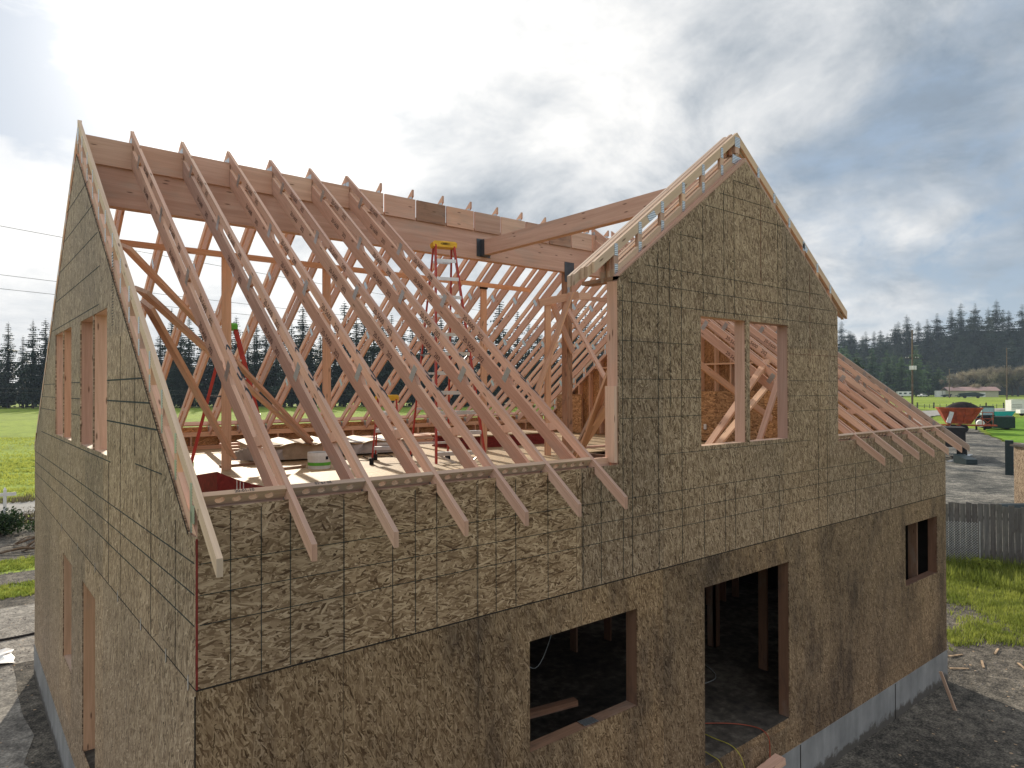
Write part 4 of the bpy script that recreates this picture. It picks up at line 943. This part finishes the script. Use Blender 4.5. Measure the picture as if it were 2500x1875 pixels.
# tractor
TC = thing('tractor', 'dark tractor with glazed cab and a broad dark implement behind', 'tractor', (98.4, 24.0, .2), R(-62))
g = M(); g.box((-1.0, -.85, 1.55), (.35, .85, 1.7)); g.box((-.95, -.8, 2.62), (.3, .8, 2.78)); g.build('cab_frame', 'tractor_green', TC)
g = M()
for x in (-.93, .26):
    for y in (-.8, .75): g.box((x, y, 1.7), (x+.05, y+.05, 2.62))
g.build('cab_pillar', 'tractor_green', TC)
M().box((-.9, -.76, 1.7), (.25, .76, 2.62)).build('cab_glass', 'glass_pale', TC)
g = M(); g.box((-.6, -.5, .75), (2.0, .5, 1.55)); g.build('engine_hood', 'tractor_green', TC)
for x, r_ in ((-.5, .85), (1.5, .55)):
    for y in (-.95, .95): g = M(); wheel(g, (x, y, r_), (0, 1, 0), r_, .42); g.build('wheel', 'tyre', TC)
M().box((2.0, -1.5, .15), (2.15, 1.5, 1.6)).build('blade', 'tractor_green', TC); M().box((.3, .9, 1.4), (.38, .98, 2.7)).build('exhaust', 'steel_dark', TC)
M().box((-.2, -2.6, .2), (2.0, -1.2, 1.55)).build('implement', 'tractor_green', TC)
o = thing('fuel_tank', 'small white round tank on the drive beside the tractor', 'tank', (94.0, 23.7, .2), R(20)); M().cyl((-.9, 0, .8), (.9, 0, .8), .4, .4, 14).build('tank_body', 'white_paint', o); g = M(); wheel(g, (0, -.4, .3), (0, 1, 0), .3, .2); wheel(g, (0, .4, .3), (0, 1, 0), .3, .2); g.build('wheel', 'tyre', o)
# teal boat
o = thing('teal_boat', 'small turquoise boat on the lawn beside the horse trailer', 'boat', (140.3, 34.5, .2), R(-65))
g = M(); g.prism([(-1.9, -.7, .9), (-1.6, -.5, .15), (1.6, -.5, .15), (2.1, -.7, 1.0)], (0, 1.4, 0)); g.build('hull', 'teal_paint', o); M().prism([(-1.8, -.74, .9), (2.1, -.74, 1.0), (2.1, -.74, 1.07), (-1.8, -.74, .97)], (0, 1.48, 0)).build('gunwale', 'white_paint', o)
# horse trailer + pickup
HT = thing('horse_trailer', 'white horse trailer with roof rack at the right edge', 'trailer', (158.7, 35.4, .2), R(-52))
M().box((-3.0, -1.2, .5), (3.4, 1.2, 2.65)).build('body', 'white_paint', HT); M().box((3.4, -1.2, 1.4), (5.0, 1.2, 2.5)).build('nose', 'white_paint', HT)
for x in (-.4, .9): M().box((x, -1.22, 1.6), (x+.4, -1.205, 2.1)).build('window', 'glass_dark', HT)
g = M(); g.box((-2.6, -.9, 2.75), (2.2, .9, 2.85)); g.build('roof_rack', 'aluminium', HT)
for x in (-.5, .6):
    for y in (-1.1, 1.1): g = M(); wheel(g, (x, y, .36), (0, 1, 0), .36, .24); g.build('wheel', 'tyre', HT)
for z in (1.2, 1.5, 1.8): M().box((-2.9, -1.215, z), (-1.2, -1.203, z+.05)).build('trim_line', 'steel_dark', HT)
def pickup(name, label, loc, rz, body='white_paint'):
    o = thing(name, label, 'pickup', loc, rz)
    M().prism([(-2.6, -.95, .5), (2.6, -.95, .5), (2.6, -.95, 1.05), (1.3, -.95, 1.15), (-2.6, -.95, 1.15)], (0, 1.9, 0)).build('body', body, o)
    M().prism([(-.8, -.85, 1.15), (1.3, -.85, 1.15), (.8, -.85, 1.75), (-.6, -.85, 1.75)], (0, 1.7, 0)).build('cab', body, o)
    M().prism([(-.6, -.87, 1.22), (1.1, -.87, 1.22), (.72, -.87, 1.65), (-.5, -.87, 1.65)], (0, 1.74, 0)).build('window', 'glass_dark', o)
    for x in (-1.7, 1.7):
        for y in (-.85, .85): g = M(); wheel(g, (x, y, .38), (0, 1, 0), .38, .24); g.build('wheel', 'tyre', o)
    return o
pickup('pickup_truck', 'white pickup truck parked before the horse trailer', (147.2, 31.2, .2), R(-55))
pickup('pickup_truck', 'distant white flatbed pickup left of the long barn', (440, 156, 0), R(-30))
o = thing('camper_trailer', 'distant white camper trailer with dark windows', 'camper', (434, 163.5, 0), R(-48))
M().box((-4.0, -1.3, .6), (4.0, 1.3, 3.2)).build('body', 'white_paint', o)
for x in (-3.4, -.8, 2.2): M().box((x, -1.33, 1.6), (x+1.5, -1.31, 2.5)).build('window', 'glass_dark', o)
M().box((-2, -1.1, .0), (-1, 1.1, .6)).build('wheel', 'tyre', o)
o = thing('storage_container', 'pale blue white storage container left of the barn', 'container', (444, 147.5, 0), R(-48)); M().box((-3, -1.4, 0), (3, 1.4, 3.6)).build('body', 'white_paint', o); M().box((-.1, -1.43, .2), (.1, -1.41, 3.4)).build('door_seam', 'steel_dark', o)
# barn
BN = thing('long_barn', 'long low pale barn with reddish metal roof', 'barn', (452, 135.5, 0), R(-52))
M().box((-12.5, -5, 0), (12.5, 5, 3.7)).build('wall', 'barn_wall', BN)
g = M()
for s_ in (-1, 1): g.prism([(-13.3, s_*6, 3.45), (-13.3, 0, 5.6), (-13.3, 0, 5.75), (-13.3, s_*6, 3.6)], (26.6, 0, 0))
g.build('roof', 'barn_roof', BN); M().prism([(12.505, -5, 3.7), (12.505, 5, 3.7), (12.505, 0, 5.5)], (.02, 0, 0)).build('gable_wall', 'barn_wall', BN)
for x in (-4, 3): M().box((x, -5.04, 0), (x+3, -5.005, 2.6)).build('barn_door', 'white_paint', BN)
for (x, y, lab, nm) in ((398, 118, 'dark farm machine standing right of the barn', 'farm_machine'), (424, 131, 'dark harrow with curved tines before the barn', 'harrow'), (430, 140, 'low dark implement before the barn left end', 'farm_implement')):
    o = thing(nm, lab, nm.replace('_', ' '), (x, y, 0), R(-50)); L_ = 6 if nm == 'farm_machine' else 2.6
    M().prism([(-L_, -1, .8), (L_*.7, -1, .8), (L_, -1, 1.8), (L_*.2, -1, 3.0 if L_ > 3 else 1.6), (-L_, -1, 2.4 if L_ > 3 else 1.2)], (0, 2, 0)).build('machine_body', 'tractor_green', o)
    for q in (-L_*.6, L_*.4): g = M(); wheel(g, (q, -1.1, .75), (0, 1, 0), .75, .4); g.build('wheel', 'tyre', o)
# pasture fence posts
fa, fb = V((188, 73, 0)), V((206, 47, 0)); rr = random.Random(6)
for i in range(26):
    p = fa.lerp(fb, i/25)+V((rr.uniform(-.3, .3), rr.uniform(-.3, .3), 0)); big = i % 3 == 0
    tag(M().beam(p, p+V((rr.uniform(-.08, .08), rr.uniform(-.08, .08), 1.5 if big else 1.1)), .26 if big else .1, .26 if big else .1, (1, 0, 0)).build('fence_post', 'old_board'),
        'dark upright post in the wire fence across the pasture', 'fence post', 'posts of the pasture wire fence')
g = M()
for z in (.5, .95): g.cyl(fa+V((0, 0, z)), fb+V((0, 0, z)), .02, .02, 4)
tag(g.build('fence_wire', 'steel_wire'), 'wires strung along the pasture fence posts', 'fence wire')
# utility poles
def pole(loc, h, label, trans=False):
    o = thing('utility_pole', label, 'utility pole', loc, R(-38)); M().cyl((0, 0, 0), (.1, 0, h), .24, .15, 10).build('pole_shaft', 'pole_wood', o)
    g = M(); g.box((-1.6, -.08, h*.64), (1.6, .08, h*.64+.18)); g.build('crossarm', 'old_board', o)
    for x in (-1.5, -.9, .9, 1.5): M().cyl((x, 0, h*.64+.18), (x, 0, h*.64+.42), .08, .05, 6).build('insulator', 'white_paint', o)
    for z in (h*.98, h*.80): M().beam((0, 0, z), (1.7, 0, z+.1), .06, .06).build('bracket', 'steel_wire', o)
    if trans:
        for x in (-.62, 0, .62): M().cyl((x, -.35, h*.50), (x, -.35, h*.50+.95), .24, .24, 10).build('transformer', 'white_paint', o)
    return o
pole((179.0, 63.2, 0), 19.3, 'tall utility pole with three white transformers in the pasture', True)
pole((340, 87.4, 0), 21.9, 'farther utility pole standing before the bare trees')
pole((395, 127, 0), 15, 'thin distant pole rising behind the barn')
pole((4.0-28, 44, 0), 17.0, 'wooden utility pole beyond the left edge of the view')
def wirerun(name, p, q, sag, label, r_=.03):
    p, q = V(p), V(q); pts = [p.lerp(q, i/24)-V((0, 0, sag*4*(i/24)*(1-i/24))) for i in range(25)]
    return tag(M().tube(pts, r_, 4).build(name, 'wire'), label, 'wire')

# ------------------------------------------------------------------ trees
def conifer_mesh(seed, h=22, rad=3.0, levels=46, m_='needles', lit=0):
    rr = random.Random(seed); g = M(); ph = rr.uniform(0, 6)
    for i in range(levels):
        t_ = i/(levels-1); z = h*(.08+.92*t_); r_ = rad*(1-t_)**.62*(.70+.5*rr.random())*(1.0+.22*math.sin(i*.9+ph))+.08
        if t_ < .15: r_ *= .55+.45*t_/.15
        nb = 8 if t_ < .6 else (6 if t_ < .85 else 4); a0 = rr.uniform(0, 6.3)
        for b_ in range(nb):
            if rr.random() < .14: continue
            a = a0+b_*6.283/nb+rr.uniform(-.35, .35); L = r_*rr.uniform(.6, 1.15); dx, dy = math.cos(a), math.sin(a); K = 4
            for k in range(K):
                u0, u1 = k/K, (k+1)/K; zz0 = z-L*.38*u0+L*.20*u0*u0; zz1 = z-L*.38*u1+L*.20*u1*u1; wd = (L*.30+.18)*(1-u0*.62)*rr.uniform(.6, 1.3)
                p0 = V((dx*L*u0, dy*L*u0, zz0)); p1 = V((dx*L*u1, dy*L*u1, zz1)); sd = V((-dy, dx, 0))
                for sg in (-1, 1):
                    g.poly([p0, p1, p0.lerp(p1, .4+.5*rr.random())+sd*sg*wd*.8-V((0, 0, wd*rr.uniform(.35, 1.15)))])
                if rr.random() < .6: g.poly([p0, p1, p0.lerp(p1, .6)-V((0, 0, wd*rr.uniform(.6, 1.3)))+sd*rr.uniform(-.2, .2)*wd])
    return g.build('crown', m_)
def trunk_mesh(h): return M().cyl((0, 0, 0), (0, 0, h*.97), .28, .04, 6).build('trunk', 'bark')
protos = []
def conifer_proto(seed, h, rad, m_):
    o = bpy.data.objects.new('conifer_tree', None); COL.objects.link(o); o.empty_display_size = 1
    c_ = conifer_mesh(seed, h, rad, 46, m_); c_.parent = o; t_ = trunk_mesh(h); t_.parent = o
    return o
cp = [conifer_proto(100+i, 22, (2.4, 3.0, 3.5, 2.7)[i], 'needles') for i in range(4)]
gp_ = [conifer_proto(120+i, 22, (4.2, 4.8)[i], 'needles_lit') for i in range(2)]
rr = random.Random(31)
first = set()
def put(proto, x, y, z, s_, sz, label, group):
    o = proto if proto.name not in first else dup(proto)
    first.add(proto.name)
    o.location = (x, y, z); o.rotation_euler = (0, 0, rr.uniform(0, 6.3)); o.scale = (s_, s_, sz)
    tag(o, label, 'tree', group); return o
camx, camy = -1.22, -4.68
def polar(az, d): return camx+d*math.cos(R(az)), camy+d*math.sin(R(az))
# far edge of the left pasture
az = 98.0; i = 0
while az > 29.5:
    fw = 203+rr.uniform(0, 9); d = fw/max(.25, math.cos(R(az-50.8))); d = min(d, 300)
    x, y = polar(az, d); s_ = rr.uniform(.85, 1.15)
    put(cp[i % 4], x, y, -.2, s_*1.55, s_*rr.uniform(1.02, 1.42), 'dark backlit conifer in the tree line along the far pasture edge', 'conifers along the far pasture edge')
    az -= rr.uniform(.62, 1.05)*(203/d) if az > 30 else 1.4; i += 1
n_left = i
# second row fills the line
az = 97.5
while az > 40:
    fw = 214+rr.uniform(0, 6); d = fw/math.cos(R(az-50.8)); x, y = polar(az, min(d, 310)); s_ = rr.uniform(.7, 1.0)
    put(cp[i % 4], x, y, -.2, s_*1.75, s_*1.08, 'dark backlit conifer in the tree line along the far pasture edge', 'conifers along the far pasture edge')
    az -= rr.uniform(1.7, 2.3)*(203/d); i += 1
# understorey behind the line, one dark mass
g = M(); r2 = random.Random(8)
az = 99
while az > 24:
    d = 222/max(.25, math.cos(R(az-50.8))); d = min(d, 320); x, y = polar(az, d)
    leaves(g, (x, y, 6), (3, 3, 9), 60, 1.0, r2); az -= .36*(203/d)
tag(g.build('understorey', 'needles'), 'dark undergrowth filling the foot of the far tree line', kind='stuff')
# greener nearer conifers on the right
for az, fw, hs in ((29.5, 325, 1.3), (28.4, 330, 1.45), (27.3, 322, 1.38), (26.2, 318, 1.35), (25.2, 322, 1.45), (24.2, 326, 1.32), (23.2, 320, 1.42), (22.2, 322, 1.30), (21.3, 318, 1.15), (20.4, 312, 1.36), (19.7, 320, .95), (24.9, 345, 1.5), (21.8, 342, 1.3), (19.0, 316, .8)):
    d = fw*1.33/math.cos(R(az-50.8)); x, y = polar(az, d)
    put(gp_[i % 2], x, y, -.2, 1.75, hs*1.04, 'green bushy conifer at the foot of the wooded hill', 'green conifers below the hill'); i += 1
# hill trees: single meshes far away
hp = []
for k in range(3):
    o = conifer_mesh(200+k, 23, 4.2+k*.5, 26, 'needles'); o.name = 'hill_conifer'; hp.append(o)
cnt = 0
for j in (1, 2, 3, 4, 5, 6):
    for q in range(44):
        fi = (q+.5*(j % 2))*.55+rr.uniform(-.22, .22); i0 = int(fi); a = hill_pt(i0, j).lerp(hill_pt(i0+1, j), fi-i0)
        if i0 > 24: continue
        s_ = rr.uniform(1.15, 1.6); o = hp[cnt % 3] if cnt < 3 else hp[cnt % 3].copy()
        if cnt >= 3: COL.objects.link(o)
        o.location = (a.x, a.y, a.z-1); o.scale = (s_*1.0, s_*1.0, s_*rr.uniform(.52, .78)); o.rotation_euler = (0, 0, rr.uniform(0, 6.3)); o['kind'] = ''
        del o['kind']; tag(o, 'dark blue green conifer on the wooded hillside', 'tree', 'conifers covering the hillside'); cnt += 1
# bare deciduous trees
def bare_proto(seed, h):
    r3 = random.Random(seed); br = M(); tw = M()
    def grow(p, d, L, r_, dep):
        q = p+d*L; br.cyl(p, q, r_, r_*.7, 4 if dep > 1 else 6, False)
        if dep >= 4:
            for _ in range(46):
                dd = (d+V((r3.gauss(0, .8), r3.gauss(0, .8), r3.gauss(.15, .7)))).normalized(); s0 = p.lerp(q, r3.random()); e = s0+dd*r3.uniform(.7, 1.9); sd = dd.orthogonal().normalized()*.045
                tw.poly([s0-sd, s0+sd, e])
            return
        for _ in range(4 if dep < 2 else 3):
            dd = (d*1.0+V((r3.gauss(0, .62), r3.gauss(0, .62), r3.gauss(.06, .3)))).normalized(); grow(p.lerp(q, r3.uniform(.55, 1)), dd, L*r3.uniform(.72, .98), r_*.6, dep+1)
    grow(V((0, 0, 0)), V((0, 0, 1)), h*.17, .38, 0)
    o = bpy.data.objects.new('bare_tree', None); COL.objects.link(o); br.build('trunk', 'bark', o); tw.build('crown', 'twigs', o); return o
bp_ = [bare_proto(301+k, 20) for k in range(3)]
for k, (az, fw, s_) in enumerate(((18.6, 300, .62), (18.1, 296, .8), (17.5, 300, .95), (16.9, 294, 1.0), (16.3, 300, 1.05), (15.7, 296, 1.1), (15.1, 300, 1.1), (14.5, 296, 1.12), (13.9, 300, 1.1), (13.2, 297, 1.15), (12.5, 300, 1.15), (11.7, 297, 1.1), (17.2, 312, 1.05), (16.0, 314, 1.15), (14.8, 312, 1.2), (13.6, 314, 1.2), (12.1, 312, 1.2), (18.2, 285, .45), (17.0, 283, .5), (15.9, 284, .5))):
    d = fw*1.40/math.cos(R(az-50.8)); x, y = polar(az, d)
    put(bp_[k % 3], x, y, -.2, s_*1.55, s_*1.62, 'leafless pale brown tree in the grove right of the barn', 'bare trees right of the barn')

for x, y, s_ in ((56, 43, .95), (63, 49, 1.0), (70, 42, 1.0), (66, 34, .8)):
    put(bp_[1], x, y, 0, s_, s_, 'leafless tree standing on the far side of the house', 'bare trees behind the house')
for x, y, s_ in ((58, 46, .9), (66, 41, .8), (78, 46, .95)):
    put(cp[1], x, y, 0, s_*1.2, s_, 'dark conifer standing close behind the house', 'conifers behind the house')
# wires
wirerun('power_line', (-23, 43, 16.6), (178.6, 63.4, 12.9), 3.0, 'highest power line crossing the sky behind the house', .014)
wirerun('power_line', (-23.5, 44, 13.2), (179.4, 63, 12.7), 2.3, 'middle power line crossing behind the rafters', .013)
wirerun('power_line', (-24, 44.6, 12.4), (180.2, 62.6, 12.6), 2.4, 'lower power line of the pair behind the rafters', .013)
wirerun('power_line', (180, 63, 12.9), (340.6, 87.6, 14.4), 3.0, 'power line from the transformer pole to the farther pole', .03)
for zz0, nm in ((5.9, 'upper'), (5.2, 'lower')):
    wirerun('field_line', (-60, 150, zz0+2), (200, 118, zz0+2), 3, nm+' thin line low across the tree line', .035)

# ------------------------------------------------------------------ air between here and the hills
g = M(); g.box((-430, -430, -1.4), (800, 620, 75))
hz_m = bpy.data.materials.new('haze_air'); hz_m.use_nodes = True; nt = hz_m.node_tree; nt.nodes.clear()
vo = nt.nodes.new('ShaderNodeOutputMaterial'); pv = nt.nodes.new('ShaderNodeVolumePrincipled')
pv.inputs['Color'].default_value = (.62, .78, 1, 1); pv.inputs['Density'].default_value = .00015; pv.inputs['Anisotropy'].default_value = .2
nt.links.new(pv.outputs[0], vo.inputs['Volume'])
tag(g.build('haze', hz_m), 'thin pale air softening the far trees', kind='stuff')
